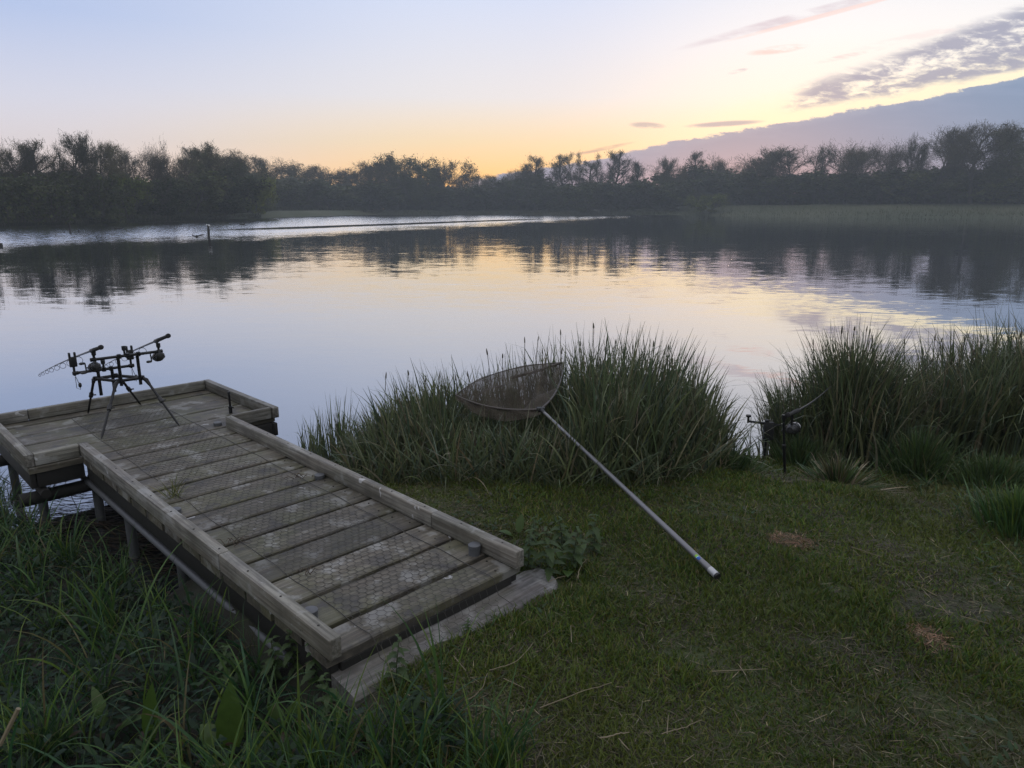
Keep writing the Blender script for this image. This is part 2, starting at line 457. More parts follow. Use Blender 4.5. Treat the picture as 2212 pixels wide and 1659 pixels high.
# rough grass on the bank edge and on the left of the jetty
def rough(n, x0, x1, y0, y1, test, hr, wr, cols, wts, leanr=(.05, .7), curlr=(.2, 1.7), K=6, clump=0):
    x = rng.uniform(x0, x1, n); y = rng.uniform(y0, y1, n)
    if clump:
        nc = max(4, n // clump); cx = rng.uniform(x0, x1, nc); cy = rng.uniform(y0, y1, nc); i = rng.integers(0, nc, n)
        r = np.abs(rng.normal(0, .035, n)); a = rng.uniform(0, 2 * PI, n)
        x = cx[i] + r * np.cos(a); y = cy[i] + r * np.sin(a)
    ok = test(x, y); x, y = x[ok], y[ok]; n = len(x)
    z = gz(x, y) - .01
    az = rng.uniform(0, 2 * PI, n)
    return blades(np.stack([x, y, z], -1), rng.uniform(*hr, n) * rng.uniform(.7, 1.15, n), az, rng.uniform(*leanr, n), rng.uniform(*curlr, n), rng.uniform(*wr, n), pal(n, cols, wts), K=K)
GREENS = [(.06, .115, .03), (.042, .09, .03), (.09, .14, .025), (.11, .1, .045), (.03, .078, .032), (.15, .13, .07)]
def left_zone(x, y):
    s, t = ST(x, y); sh = lerp_pts(x, NEAR) - y
    return (sh > -.12) & ((t < 1.12) | (s < 1.86)) & (t < 1.75 - .35 * np.clip((1.95 - y) * 3, 0, 3) * 0) & ((x < -.35 + .25 * np.sin(y * 7)) | (t < 1.1))
parts = [rough(10500, -6.8, .05, 1.3, 6.0, left_zone, (.14, .46), (.0045, .0105), GREENS, [5, 5, 2.5, .8, 4, .7], clump=16),
         rough(6500, -6.8, -.1, 1.3, 6.0, left_zone, (.1, .3), (.003, .007), GREENS, [5, 5, 3, 1, 4, .8]),
         rough(520, -3.3, -.1, 1.4, 4.6, left_zone, (.35, .58), (.008, .015), GREENS, [5, 4, 4, .6, 5, .5], leanr=(.02, .5), curlr=(.3, 2.2), K=8, clump=7)]
def foot_zone(x, y):
    s, t = ST(x, y); return (s < 1.93 + .05 * np.sin(t * 20)) & (y < 2.05 + .1 * np.sin(x * 8)) & (y > 1.3)
parts.append(rough(2200, -1.3, .02, 1.4, 2.1, foot_zone, (.12, .32), (.004, .01), GREENS, [5, 4, 5, 1, 3, .6], leanr=(.02, .5), curlr=(.1, 1.2), clump=20))
def ramp_zone(x, y):
    s, t = ST(x, y); return (s < 2.03) & (s > 1.9) | ((t > 2.38) & (t < 2.6) & (s > 2) & (s < 2.6))
parts.append(rough(900, -.7, .6, 2.0, 3.4, ramp_zone, (.04, .12), (.003, .005), GREENS, [5, 5, 4, 1, 4, .6], leanr=(.3, 1.2)))
V, Q, cc = join(parts)
o = npmesh('long_grass', V, Q, m_blade, col=cc, smooth=True)
tag(o, 'dark long rough grass growing beside and below the jetty', 'grass', kind='stuff')
def edge_zone(x, y):
    sh = lerp_pts(x, NEAR) - y; s, t = ST(x, y)
    return (sh > -.05) & (sh < 1.15 + .2 * np.sin(x * 3)) & (t > 2.28) & ~((x > 1.66) & (x < 2.25) & (sh > .35))
parts = [rough(5200, -1.6, 5.2, 3.4, 6.5, edge_zone, (.07, .22), (.004, .008), GREENS + [(.2, .18, .12)], [4, 4, 3, 1.6, 3, 1.2, 1], leanr=(.2, 1.35), curlr=(.2, 1.4), clump=14),
         rough(3000, 2.3, 5.2, 3.4, 5.4, lambda x, y: (rng.uniform(0, 1, len(x)) < np.clip((x - 2.1) * .45, 0, 1)), (.06, .2), (.004, .008), GREENS, [5, 5, 4, 1, 4, .5], leanr=(.2, 1.2), clump=22)]
V, Q, cc = join(parts)
o = npmesh('bank_grass', V, Q, m_blade, col=cc, smooth=True)
tag(o, 'ragged grass along the edge of the bank', 'grass', kind='stuff')

# ------------------------------------------------------------------ sedge beds
def spindle(length, r, stalk):
    mb = MB()
    mb.path([(0, 0, 0), (stalk * .02, 0, stalk * .5), (stalk * .06, 0, stalk)], [.0035, .003, .0025], 5)
    p = [(stalk * .06 + length * t * .15, 0, stalk + length * t) for t in (0, .15, .4, .7, .9, 1)]
    mb.path(p, [.003, r, r * 1.05, r * .8, r * .4, .001], 6)
    return mb
m_seed = simple('dark_seed_heads', (.085, .075, .05, 1), .7, 0, .4, 120, .3)
seed_meshes = None
def sedge(name, label, cat, gens, heads=(), seed_h=None):
    """gens: list of (n, sampler -> x,y,h,az,lean,curl,w) -> one bed with its seed heads as parts"""
    parts = []; allx = []
    for n, f, cols, wts in gens:
        x, y, h, az, lean, curl, w = f(n)
        z = np.maximum(gz(x, y), -.12) - .02
        m3 = len(x); kd_ = rng.uniform(0, 1, m3)
        curl = np.where(kd_ < .6, curl * .3, np.where(kd_ < .8, curl, 1.6 + curl * .5)); ex_ = np.where(kd_ < .8, 1.7, rng.uniform(3, 9, m3))
        parts.append(blades(np.stack([x, y, z], -1), h * rng.uniform(.9, 1.06, m3), az, lean, curl, w * 1.45, pal(m3, cols, wts, .35), K=8, ex=ex_))
        allx.append((x, y))
    V, Q, cc = join(parts)
    cx, cy = np.mean([a[0].mean() for a in allx]), np.mean([a[1].mean() for a in allx])
    loc = Vector((cx, cy, g1(cx, cy)))
    e = empty(name, loc, label, cat)
    npmesh('leaves', V - np.array(loc), Q, m_sedge, e, col=cc, smooth=True)
    for (hx, hy, hz) in heads:
        b_ = max(g1(hx, hy), 0) + .25
        L = random.uniform(.04, .075); sk = max(.15, hz - b_ - L)
        mb = spindle(L, random.uniform(.0045, .0075), sk)
        o = mb.build('seed_head', m_seed, e)
        o.location = Vector((hx, hy, b_)) - loc; o.rotation_euler = (random.uniform(-.1, .1), random.uniform(-.1, .1), random.uniform(0, 6))
    return e
SED = [(.112, .138, .066), (.08, .108, .056), (.125, .145, .064), (.15, .15, .09), (.22, .2, .13), (.06, .085, .055)]
SW = [5, 5, 3, 2, .9, 3]

def central(n):
    x = rng.uniform(-1.35, 1.62, n); f = rng.uniform(0, 1, n)
    front = lerp_pts(x, [(-1.4, 5.35), (-.9, 4.85), (-.4, 4.75), (.3, 4.45), (1.0, 4.5), (1.5, 4.85), (1.8, 5.5)])
    back = lerp_pts(x, [(-1.4, 5.8), (-.9, 6.3), (.2, 6.5), (1.2, 6.4), (1.8, 6.0)])
    y = front + (back - front) * f
    top = lerp_pts(x, [(-1.4, .55), (-1.0, .74), (-.6, .84), (-.2, .9), (.05, 1.06), (.45, 1.05), (.9, 1.02), (1.3, .95), (1.5, .82), (1.66, .6)])
    top = top * (.72 + .28 * smooth01((y - front) / .75))
    # the net presses its leaves down
    pr = np.exp(-(((x - .02) / .36) ** 2 + ((y - 5.25) / .45) ** 2) * 1.3)
    h = top * rng.uniform(.62, 1.12, n) * (1 - .42 * pr)
    zl = np.where(y < 5.0, P(0, 896, 1).z * 0 + CAMZ - y * (st_ + (896 - CY) / F * ct) / (ct - (896 - CY) / F * st_), CAMZ - y * (st_ + (868 - CY) / F * ct) / (ct - (868 - CY) / F * st_) + (y - 5.0) * .1)
    ins = smooth01((.5 - np.abs(x - .02)) / .12) * (y < 5.72)
    h = h * (1 - ins) + np.minimum(h, np.clip((zl - gz(x, y)) * rng.uniform(.8, 1.06, n), .15, 2)) * ins
    az = np.where(rng.uniform(0, 1, n) < .25, np.arctan2(y - 5.5, (x - .25) * .8) + rng.normal(0, .7, n), rng.uniform(0, 2 * PI, n))
    lean = np.abs(rng.normal(.08, .14, n)); curl = rng.uniform(.15, 2.3, n) * (.6 + .5 * (y < front + .35))
    return x, y, h, az, lean, curl, rng.uniform(.007, .0145, n)
def low_front(n):
    x = rng.uniform(-1.2, 1.7, n); front = lerp_pts(x, [(-1.4, 5.0), (-.9, 4.6), (-.4, 4.45), (.3, 4.25), (1.0, 4.35), (1.5, 4.7), (1.8, 5.3)])
    y = front + np.abs(rng.normal(0, .3, n))
    return x, y, rng.uniform(.2, .6, n), rng.uniform(0, 2 * PI, n), rng.uniform(.1, .9, n), rng.uniform(.4, 1.9, n), rng.uniform(.005, .01, n)
hd = []
for u, v, Yd in [(1207, 712, 5.7), (1128, 727, 5.6), (1146, 728, 5.7), (1284, 700, 5.7), (1297, 722, 5.7), (1258, 738, 5.6), (1217, 748, 5.5), (885, 798, 5.6), (820, 806, 5.5), (910, 812, 5.6), (940, 804, 5.6), (999, 808, 5.6), (1022, 800, 5.7), (1070, 752, 5.6), (1085, 755, 5.7), (1164, 752, 5.6), (1330, 735, 5.8), (1360, 745, 5.8), (1408, 738, 5.8), (1420, 742, 5.7), (1456, 770, 5.8), (1312, 748, 5.6)]:
    p = P(u, v, Yd); hd.append((p.x, p.y, p.z))
DRY = [(.2, .17, .1), (.14, .12, .08), (.28, .24, .16)]
sedge('sedge_bed', 'large mounded bed of sedge under the landing net in the middle of the bank', 'sedge',
      [(6000, central, SED, SW), (1500, low_front, SED + DRY[:1], SW + [1.2]), (350, central, DRY, [3, 3, 1])], hd)

def sparse(n):
    cx = np.array([-1.75, -1.62, -1.5, -1.42, -1.9, -1.55]); i = rng.integers(0, 6, n)
    x = cx[i] + rng.normal(0, .04, n); y = np.array([6.15, 5.95, 5.9, 5.75, 6.3, 6.2])[i] + rng.normal(0, .06, n)
    return x, y, rng.uniform(.35, .85, n) * np.array([.7, .9, 1, 1, .6, .9])[i], rng.uniform(0, 2 * PI, n), np.abs(rng.normal(.05, .16, n)), rng.uniform(0, .8, n), rng.uniform(.005, .011, n)
sedge('reed_tuft', 'sparse dark reeds standing in the water between the jetty and the sedge bed', 'reeds', [(230, sparse, SED, SW)])

def rbed_left(n):
    r = np.abs(rng.normal(0, .13, n)); a = rng.uniform(0, 2 * PI, n)
    x = 2.47 + r * np.cos(a) * .9; y = 6.0 + r * np.sin(a)
    return x, y, rng.uniform(.5, 1.0, n), np.where(rng.uniform(0, 1, n) < .4, PI + rng.normal(0, .7, n), rng.uniform(0, 2 * PI, n)), np.abs(rng.normal(.1, .12, n)), rng.uniform(.2, 2.0, n), rng.uniform(.006, .011, n)
def hp(L): return [tuple(P(u, v, Yd)) for u, v, Yd in L]
sedge('sedge_clump', 'narrow drooping sedge clump behind the lone rod, leaning left over the water', 'sedge', [(800, rbed_left, SED, SW)])
def rbed_mound(n):
    r = np.abs(rng.normal(0, .27, n)); a = rng.uniform(0, 2 * PI, n)
    x = 2.98 + r * np.cos(a) * 1.0; y = 6.0 + r * np.sin(a)
    h = (1.36 - 1.3 * r ** 1.6) * rng.uniform(.6, 1.08, n)
    return x, y, np.clip(h, .4, 2), np.arctan2(np.sin(a), np.cos(a)) + rng.normal(0, 1.5, n), np.abs(rng.normal(.06, .11, n)), rng.uniform(.15, 2.4, n), rng.uniform(.007, .015, n)
sedge('sedge_mound', 'tallest pointed sedge mound right of the lone rod', 'sedge', [(2600, rbed_mound, SED, SW), (200, rbed_mound, DRY, [3, 3, 1])],
      hp([(1826, 700, 5.9), (1842, 696, 6), (1873, 706, 5.9), (1887, 712, 6), (1790, 742, 5.9), (1898, 722, 6), (1922, 742, 6), (1777, 732, 6)]))
def rbed_right(n):
    x = rng.uniform(3.2, 5.9, n); f = rng.uniform(0, 1, n); y = 5.55 + .25 * (x - 3.3) * .3 + f * 1.0
    top = lerp_pts(x, [(3.2, 1.0), (3.6, 1.14), (4.0, 1.3), (4.4, 1.44), (5.9, 1.5)]) * (.8 + .2 * f)
    return x, y, top * rng.uniform(.6, 1.08, n), rng.uniform(0, 2 * PI, n), np.abs(rng.normal(.06, .14, n)), rng.uniform(.1, 2.3, n), rng.uniform(.007, .015, n)
sedge('sedge_bed', 'long wide sedge bed running out of the frame on the right', 'sedge', [(7400, rbed_right, SED, SW), (420, rbed_right, DRY, [3, 3, 1])],
      hp([(1975, 722, 6.2), (2022, 730, 6.2), (2032, 722, 6.2), (2075, 722, 6.3), (2098, 745, 6.1), (2118, 738, 6.3), (1995, 770, 6.1), (2060, 745, 6.1), (2178, 715, 6.3), (2190, 708, 6.2), (2205, 722, 6.3), (2160, 730, 6.2), (2048, 760, 6.0)]))
def tus(cx, cy, r0, h0, lo=.5, wmx=.009, lean=.5):
    def f(n):
        r = np.abs(rng.normal(0, r0, n)); a = rng.uniform(0, 2 * PI, n)
        return cx + r * np.cos(a), cy + r * np.sin(a), rng.uniform(lo, 1, n) * h0, a + rng.normal(0, .5, n), np.clip(r / r0 * lean * .5 + rng.normal(.05, .12, n), 0, 1.3), rng.uniform(.2, 1.2, n), rng.uniform(.004, wmx, n)
    return f
GT = [(.055, .095, .03), (.07, .105, .035), (.04, .075, .03), (.12, .115, .05)]
p = G(1725, 1010, .12); sedge('grass_tussock', 'yellow green grass tussock just behind the lone bank stick', 'grass tussock', [(420, tus(p.x, p.y, .09, .4), GT, [4, 4, 3, 1])])
p = G(1985, 1030, .2); sedge('grass_tussock', 'spiky grass tussock in front of the wide right sedge bed', 'grass tussock', [(650, tus(p.x, p.y, .1, .46), GT, [4, 4, 3, 1])])
p = G(2195, 1150, .42); sedge('grass_tussock', 'dark bushy grass tussock at the right edge of the lawn', 'grass tussock', [(520, tus(p.x, p.y, .1, .3), GREENS[:3], [4, 4, 3])])
p = G(2140, 1045, .3); sedge('grass_tussock', 'wide matted grass tussock between the lawn and the right sedge bed', 'grass tussock', [(800, tus(p.x, p.y, .2, .3, lean=.9), GT, [4, 4, 3, 1])])
p = G(1810, 1062, .3); sedge('grass_tussock', 'flattened pale grass tussock right of the lone bank stick', 'grass tussock', [(420, tus(p.x, p.y, .14, .3, lean=2.0), GT + DRY, [3, 3, 3, 2, 2, 2, 1])])
p = G(1580, 1050, .25); sedge('grass_tussock', 'low dark grass tussock left of the lone bank stick', 'grass tussock', [(420, tus(p.x, p.y, .13, .24, lean=1.2), GT[:3], [3, 3, 3])])

# ------------------------------------------------------------------ jetty
S0, T0 = 2.15, 1.69
DZ = .55
def jw(s, t, z): return Vector((-.7071 * s + .7071 * t, .7071 * s + .7071 * t, z))
def L(s, t, z): return Vector((s - S0, -(t - T0), z))
JROT = math.radians(135)
m_board = wood('weathered_deck_boards', 1, (.112, .1, .08), .55, .5, .95)
m_rail = wood('weathered_rail_long', 0, (.2, .19, .172), .2, .55, .4)
m_railx = wood('weathered_rail_cross', 1, (.185, .177, .16), .2, .5, .45)
m_ramp = wood('weathered_ramp', 1, (.115, .11, .112), .25, .35, .7)
m_dark = simple('dark_timber', (.012, .011, .010, 1), .75, 0, .5, 12, .4)  # near-black, for the timbers and clamps under the deck
m_galv = simple('galvanised_tube', (.1, .104, .115, 1), .6, .2, .35, 14, .2)
m_wire = simple('rusty_galvanised_wire', (.075, .07, .066, 1), .6, .35, .4, 40, 0)
jet = empty('fishing_jetty', jw(S0, T0, 0), 'weathered wooden T shaped fishing jetty with raised edge boards', 'jetty', rz=JROT)
def jbox(s0, s1, t0, t1, z0, z1, ch=.005, jit=.0012):
    a, b_ = L(s0, t0, z0), L(s1, t1, z1)
    return MB().box([min(a[i], b_[i]) for i in range(3)], [max(a[i], b_[i]) for i in range(3)], ch, jit)
def board(s0, s1, t0, t1, z1, nm='deck_board', m=m_board):
    """a deck board with slightly wavy edges and screw dents"""
    mb = MB(); N = 14; th = .042
    ts = np.linspace(t0, t1, N); e0 = rng.normal(0, .0016, N); e1 = rng.normal(0, .0016, N); cup = rng.uniform(-.002, .003)
    dz0 = rng.uniform(-.003, .002); dz1 = dz0 + rng.uniform(-.002, .002)
    vs = []
    for i in range(N):
        zt = z1 + dz0 + (dz1 - dz0) * i / N
        a, b_ = s0 + e0[i], s1 + e1[i]
        for sq, zq in ((a, zt - th), (a, zt - .006), (a + .006, zt), ((a + b_) / 2, zt + cup), (b_ - .006, zt), (b_, zt - .006), (b_, zt - th)):
            vs.append(L(sq, ts[i], zq))
    fs = []
    for i in range(N - 1):
        for j in range(7):
            j2 = (j + 1) % 7
            fs.append((i * 7 + j, i * 7 + j2, (i + 1) * 7 + j2, (i + 1) * 7 + j))
    fs.append(tuple(range(7))); fs.append(tuple((N - 1) * 7 + j for j in range(6, -1, -1)))
    mb.add(vs, fs)
    return mb.build(nm, m, jet, smooth=False)
gaps = [2.15, 2.34, 2.594, 2.844, 3.092, 3.343, 3.588, 3.832, 4.093, 4.342, 4.594, 4.852, 5.107, 5.31]
for i in range(len(gaps) - 1):
    board(gaps[i] + .0135, gaps[i + 1] - .0135, 1.168 + rng.uniform(0, .006), 2.214 + rng.uniform(-.006, .004), DZ)
tg = [5.31, 5.605, 5.882, 6.155, 6.45, 6.625]
for i in range(len(tg) - 1):
    board(tg[i] + .011, tg[i + 1] - .011, .86, 2.575, DZ)
def rail(s0, s1, t0, t1, m, z1=.64, z0=.553):
    o = jbox(s0, s1, t0, t1, z0, z1, .006, .0015).build('edge_rail', m, jet); return o
rail(2.13, 3.10, 1.168, 1.222, m_rail); rail(3.104, 5.355, 1.168, 1.222, m_rail)
rail(2.13, 2.76, 2.158, 2.212, m_rail); rail(2.764, 5.29, 2.158, 2.212, m_rail)
rail(5.33, 5.375, .902, 1.165, m_railx); rail(5.275, 5.32, 2.215, 2.528, m_railx)
rail(5.325, 6.622, .848, .899, m_rail); rail(5.255, 6.622, 2.531, 2.583, m_rail)
rail(6.575, 6.622, .902, 1.12, m_railx); rail(6.575, 6.62, 1.124, 2.528, m_railx)
# fascias, joists and the bottom step
for q in [(2.17, 5.3, 1.185, 1.225), (2.17, 5.3, 2.16, 2.2)]:
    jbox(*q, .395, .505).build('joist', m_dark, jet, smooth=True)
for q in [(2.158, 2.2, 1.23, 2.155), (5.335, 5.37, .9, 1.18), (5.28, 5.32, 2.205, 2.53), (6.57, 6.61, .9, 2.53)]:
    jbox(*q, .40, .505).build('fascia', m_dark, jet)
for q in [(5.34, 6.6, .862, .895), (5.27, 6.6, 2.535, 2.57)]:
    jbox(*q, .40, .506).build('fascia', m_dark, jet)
mb = MB(); N = 20; vs = []
for i in range(N + 1):
    t = 1.19 + (2.28 - 1.19) * i / 8 if i <= 8 else 2.28 + .0955 * math.sin((i - 8) / 12 * PI / 2)
    r = 0 if t < 2.28 else .1 * (1 - math.sqrt(max(0, 1 - ((t - 2.28) / .096) ** 2)))
    s0_, s1_ = 2.005 + r, 2.205 - r * .9
    for sq, zq in ((s0_, .36), (s0_, .435), (s0_ + .012, .452), (s1_ - .01, .47), (s1_, .46), (s1_, .37)):
        vs.append(L(sq, t, zq + .003 * math.sin(i)))
fs = [(i * 6 + j, i * 6 + (j + 1) % 6, (i + 1) * 6 + (j + 1) % 6, (i + 1) * 6 + j) for i in range(N) for j in range(6)] + [tuple(range(6)), tuple(N * 6 + j for j in range(5, -1, -1))]
mb.add(vs, fs); mb.build('step_board', m_ramp, jet, smooth=False)
# scaffold posts with their caps, tubes and clamps under the deck
for s, t, top in [(2.385, 2.125, .605), (2.435, 1.262, .6), (3.832, 2.118, .575), (3.93, 1.275, .575), (5.4, 2.14, .575)]:
    ob = MB().lathe(L(s, t, -.6), (0, 0, 1), [(0, .029), (top + .58, .029), (top + .58, .0315), (top + .598, .0315), (top + .6, .029)], 14).build('post', m_galv, jet)
for s, t in [(5.46, 1.262), (5.78, .985), (6.5, .95), (6.5, 2.45), (5.45, 2.42), (4.7, 2.12), (4.72, 1.25)]:
    MB().lathe(L(s, t, -.6), (0, 0, 1), [(0, .031), (1.1, .031)], 14).build('post', m_galv, jet)
for (a, b_, r) in [((2.5, 1.2, .345), (5.5, 1.2, .345), .02), ((5.42, .8, .31), (5.42, 2.5, .31), .045), ((6.45, .8, .31), (6.45, 2.6, .31), .045), ((5.3, 2.47, .36), (6.6, 2.47, .36), .04), ((5.3, .93, .36), (6.6, .93, .36), .03), ((5.36, 1.9, .36), (5.36, 2.55, .35), .05), ((5.6, 2.0, .3), (5.28, 2.5, .3), .045)]:
    mt = m_galv if r < .03 else m_dark
    MB().path([L(*a), L(*b_)], r, 12).build('support_tube', mt, jet)
for s, t in [(5.46, 1.262), (5.78, .985), (3.93, 1.255)]:
    mb = MB().lathe(L(s, t, .28), (0, 0, 1), [(0, .04), (.01, .046), (.08, .046), (.09, .04)], 12)
    mb.path([L(s - .1, t - .06, .34), L(s - .02, t - .05, .33)], .012, 6)
    mb.lathe(L(s, t, .33), (L(1, 0, 0) - L(0, 0, 0)), [(-.1, .03), (-.09, .036), (-.03, .036)], 10)
    mb.build('clamp', m_dark, jet)
# screws with dark dents and knots on boards and rails
scr = []
for i in range(len(gaps) - 1):
    for t in (1.262, 2.105):
        for f in (.25, .75):
            scr.append(L(gaps[i] + (gaps[i + 1] - gaps[i]) * f, t + rng.uniform(-.02, .02), DZ))
for t_ in (1.195, 2.185):
    for s in np.arange(2.25, 5.3, .3): scr.append(L(s, t_, .6395))
s0 = MB().lathe((0, 0, -.003), (0, 0, 1), [(0, .005), (.0055, .005), (.006, .003)], 7).build('screw', simple('screw_heads', (.05, .046, .042, 1), .6, .5, .3, 200, 0), jet)
for i, p in enumerate(scr):
    o = s0 if i == 0 else s0.copy()
    if i: C.objects.link(o); o.parent = jet
    o.location = p
# chicken wire stapled along the deck
mb = MB(); cw_ = .041; rw = cw_ * .5; hx = cw_ / math.sqrt(3)
def wz(s, t):
    if s < 2.15: return .47 + .01 + max(0, (2.15 - s)) * 0 - (2.15 - s) * .12 if s < 2.12 else DZ - (2.15 - s) * 2.3
    return DZ + .004 + .0025 * math.sin(s * 23 + t * 9) * math.sin(t * 31)
wv, wf = [], []
def wire(p, q, r=.00075):
    p = Vector(p); q = Vector(q); d = (q - p).normalized(); sd = d.cross(Vector((0, 0, 1))).normalized() * r; b0 = len(wv)
    up = Vector((0, 0, r * 1.8))
    wv.extend([p - sd, p + sd, p + up, q - sd, q + sd, q + up]); wf.extend([(b0, b0 + 3, b0 + 5, b0 + 2), (b0 + 1, b0 + 2, b0 + 5, b0 + 4), (b0, b0 + 1, b0 + 4, b0 + 3)])
def wp(s, t):
    s2 = s + .004 * math.sin(t * 17 + s * 3); t2 = t + .004 * math.sin(s * 13)
    return L(s2, t2, wz(s2, t2))
T1, T2 = 1.375, 2.02
nrow = int((6.45 - 2.03) / (hx * 1.5)); ncol = int((T2 - T1) / cw_)
for r in range(nrow):
    s = 2.03 + r * hx * 1.5; o_ = (r % 2) * rw
    for c_ in range(ncol):
        t = T1 + c_ * cw_ + o_
        a, b_, c2, d2 = (s, t), (s + hx * .5, t + rw), (s + hx * .5, t - rw), (s + hx * 1.5, t + rw)
        wire(wp(*a), wp(*b_)); 
        if t - rw > T1 - .001: wire(wp(*a), wp(*c2))
        wire(wp(*b_), wp(*d2), .001)
for t in (T1, (T1 + T2) / 2 * 0 + T2 + .01):
    ss_ = np.arange(2.03, 6.45, .03)
    for i in range(len(ss_) - 1): wire(wp(ss_[i], t), wp(ss_[i + 1], t), .0017)
o = npmesh('wire_mesh', [tuple(p) for p in wv], wf, m_wire, jet)

# the grass sprig and twigs on the deck
p = jw(4.18, 1.36, DZ)
sp = empty('grass_sprig', p, 'small yellowed grass sprig growing between deck boards by the left rail', 'grass sprig')
n = 60; a = rng.uniform(0, 2 * PI, n)
V, Q, cc = blades(np.stack([rng.normal(0, .02, n), rng.normal(0, .02, n), np.zeros(n) - .01], -1), rng.uniform(.04, .17, n), a, rng.uniform(.2, 1.3, n), rng.uniform(0, .9, n), rng.uniform(.003, .006, n), pal(n, [(.17, .17, .07), (.1, .12, .04), (.22, .2, .1)], [3, 2, 1]))
npmesh('leaves', V, Q, m_blade, sp, col=cc)
m_twig = simple('dry_twig', (.075, .055, .04, 1), .8, 0, .4, 60, .2)
def twig(loc, label, n=9, R=.09, seed=1):
    random.seed(seed); mb = MB()
    for i in range(n):
        a = random.uniform(0, 6.28); p0 = Vector((random.uniform(-.03, .03), random.uniform(-.03, .03), .006))
        p1 = p0 + Vector((math.cos(a), math.sin(a), random.uniform(0, .6))) * R * random.uniform(.4, 1); pm = (p0 + p1) / 2 + Vector((0, 0, .015))
        mb.path([p0, pm, p1], [.0022, .0018, .0012], 5)
    o = mb.build('twig', m_twig); o.location = loc; return tag(o, label, 'twig')
twig(jw(3.33, 1.33, DZ), 'dry branching twig lying beside the left rail of the jetty')
twig(jw(2.78, 1.43, DZ + .005), 'small dark dead sprig on the near deck boards by the wire edge', 7, .05, 3)
twig(jw(3.9, 2.02, DZ + .005), 'flat dark dead sprig on the deck by the right rail', 10, .07, 5)

# reed litter floating under and left of the jetty
n = 900
x = rng.uniform(-4.2, -2.0, n); y = 4.72 + (x + 3) * -.5 + rng.normal(0, .28, n)
s, t = ST(x, y); ok = (y > lerp_pts(x, NEAR) - .25) & (rng.uniform(0, 1, n) < .8); x, y = x[ok], y[ok]; n = len(x)
V, Q, cc = blades(np.stack([x, y, np.full(n, .006) + rng.uniform(0, .012, n)], -1), rng.uniform(.05, .42, n), rng.normal(.1, .45, n) + PI * rng.integers(0, 2, n), np.full(n, 1.54), rng.uniform(-.03, .03, n), rng.uniform(.006, .016, n), pal(n, [(.04, .028, .018), (.06, .045, .03), (.025, .02, .015), (.14, .12, .09)], [4, 3, 3, .6]), K=4, tw=rng.uniform(0, 2 * PI, n))
o = npmesh('reed_litter', V, Q, m_blade, col=cc); tag(o, 'dead brown reed litter floating on the water by the jetty posts', 'reed litter', kind='stuff')

# ------------------------------------------------------------------ tackle materials
m_blk = simple('black_anodised_metal', (.012, .012, .014, 1), .38, .3, .3, 60, .05)
m_plast = simple('black_plastic', (.014, .014, .016, 1), .5, 0, .3, 60, .05)
m_carbon = simple('carbon_blank', (.016, .016, .018, 1), .35, 0, .3, 60, 0)
m_foam = simple('black_foam_grip', (.018, .017, .018, 1), .85, 0, .3, 90, .2)
m_steel = simple('polished_steel', (.55, .55, .57, 1), .22, 1, .15, 40, 0)

# rod pod
pod = empty('rod_pod', jw(6.05, 1.68, DZ), 'black four legged rod pod standing on the end of the jetty', 'rod pod')
pl = jw(6.05, 1.68, DZ)
def J(s, t, h): return jw(s, t, DZ + h) - pl
HB = .34
NL, NR, FL, FR = J(5.99, 1.64, HB), J(5.98, 1.815, HB), J(6.21, 1.54, HB), J(6.21, 1.69, HB)
def tube(nm, pts, r, m=m_blk, par=pod, n=10): return MB().path(pts, r, n).build(nm, m, par)
mb = MB()
for a, b_ in ((NL, NR), (FL, FR), (NL, FL), (NR, FR)): mb.path([a, b_], .0125, 10)
for q in (NL, NR, FL, FR): mb.lathe(q - Vector((0, 0, .018)), (0, 0, 1), [(0, .013), (.004, .018), (.032, .018), (.036, .013)], 12)
mb.build('body_frame', m_blk, pod)
for top, ft in ((NL, J(5.66, 1.385, 0)), (NR, J(5.59, 1.92, 0)), (FL, J(6.475, 1.515, 0)), (FR, J(6.45, 1.92, 0))):
    out = (ft - top); k1 = top + Vector((out.x * .12, out.y * .12, -.012)); mid = k1.lerp(ft, .45)
    lg = MB().path([top, k1, k1.lerp(ft, .1)], [.0135, .017, .012], 10)
    lg.path([k1.lerp(ft, .05), mid], .0105, 10); lg.path([mid, k1.lerp(ft, .93), ft], [.0085, .0085, .0015], 10)
    o = lg.build('leg', m_blk, pod)
    d = (ft - k1).normalized()
    MB().lathe(mid - d * .03, d, [(0, .013), (.006, .0165), (.045, .0165), (.05, .012)], 10).path([mid, mid + Vector((.03, .02, 0))], .006, 6).build('leg_collar', m_plast, o)
HR, HF = .54, .405
rU = [(5.985, 1.66), (5.97, 1.795)]; fU = [(6.205, 1.565), (6.205, 1.665)]
for (s, t), h0, h1 in ((rU[0], .3, HR), (rU[1], .29, HR), (fU[0], .2, HF), (fU[1], .21, HF)):
    tube('upright', [J(s, t, h0), J(s, t, h1)], .0125)
def bar(nm, s0, t0, s1, t1, h, notch):
    a, b_ = J(s0, t0, h), J(s1, t1, h); d = b_ - a
    mb = MB().path([a, b_], .0115, 12)
    for f in (0, .03): pass
    for f in notch: mb.lathe(a + d * f - Vector((0, 0, .018)), (0, 0, 1), [(0, .012), (.003, .0165), (.033, .0165), (.036, .012)], 10)
    mb.lathe(a, d, [(-.01, .012), (-.008, .015), (.03, .015), (.032, .011)], 10); mb.lathe(b_, d, [(-.03, .011), (-.028, .015), (.01, .015), (.012, .012)], 10)
    return mb.build(nm, m_blk, pod)
bar('rear_buzz_bar', 5.955, 1.47, 5.94, 1.965, HR, (.38, .5, .66)); bar('front_buzz_bar', 6.215, 1.40, 6.20, 1.82, HF, (.39, .5, .62))
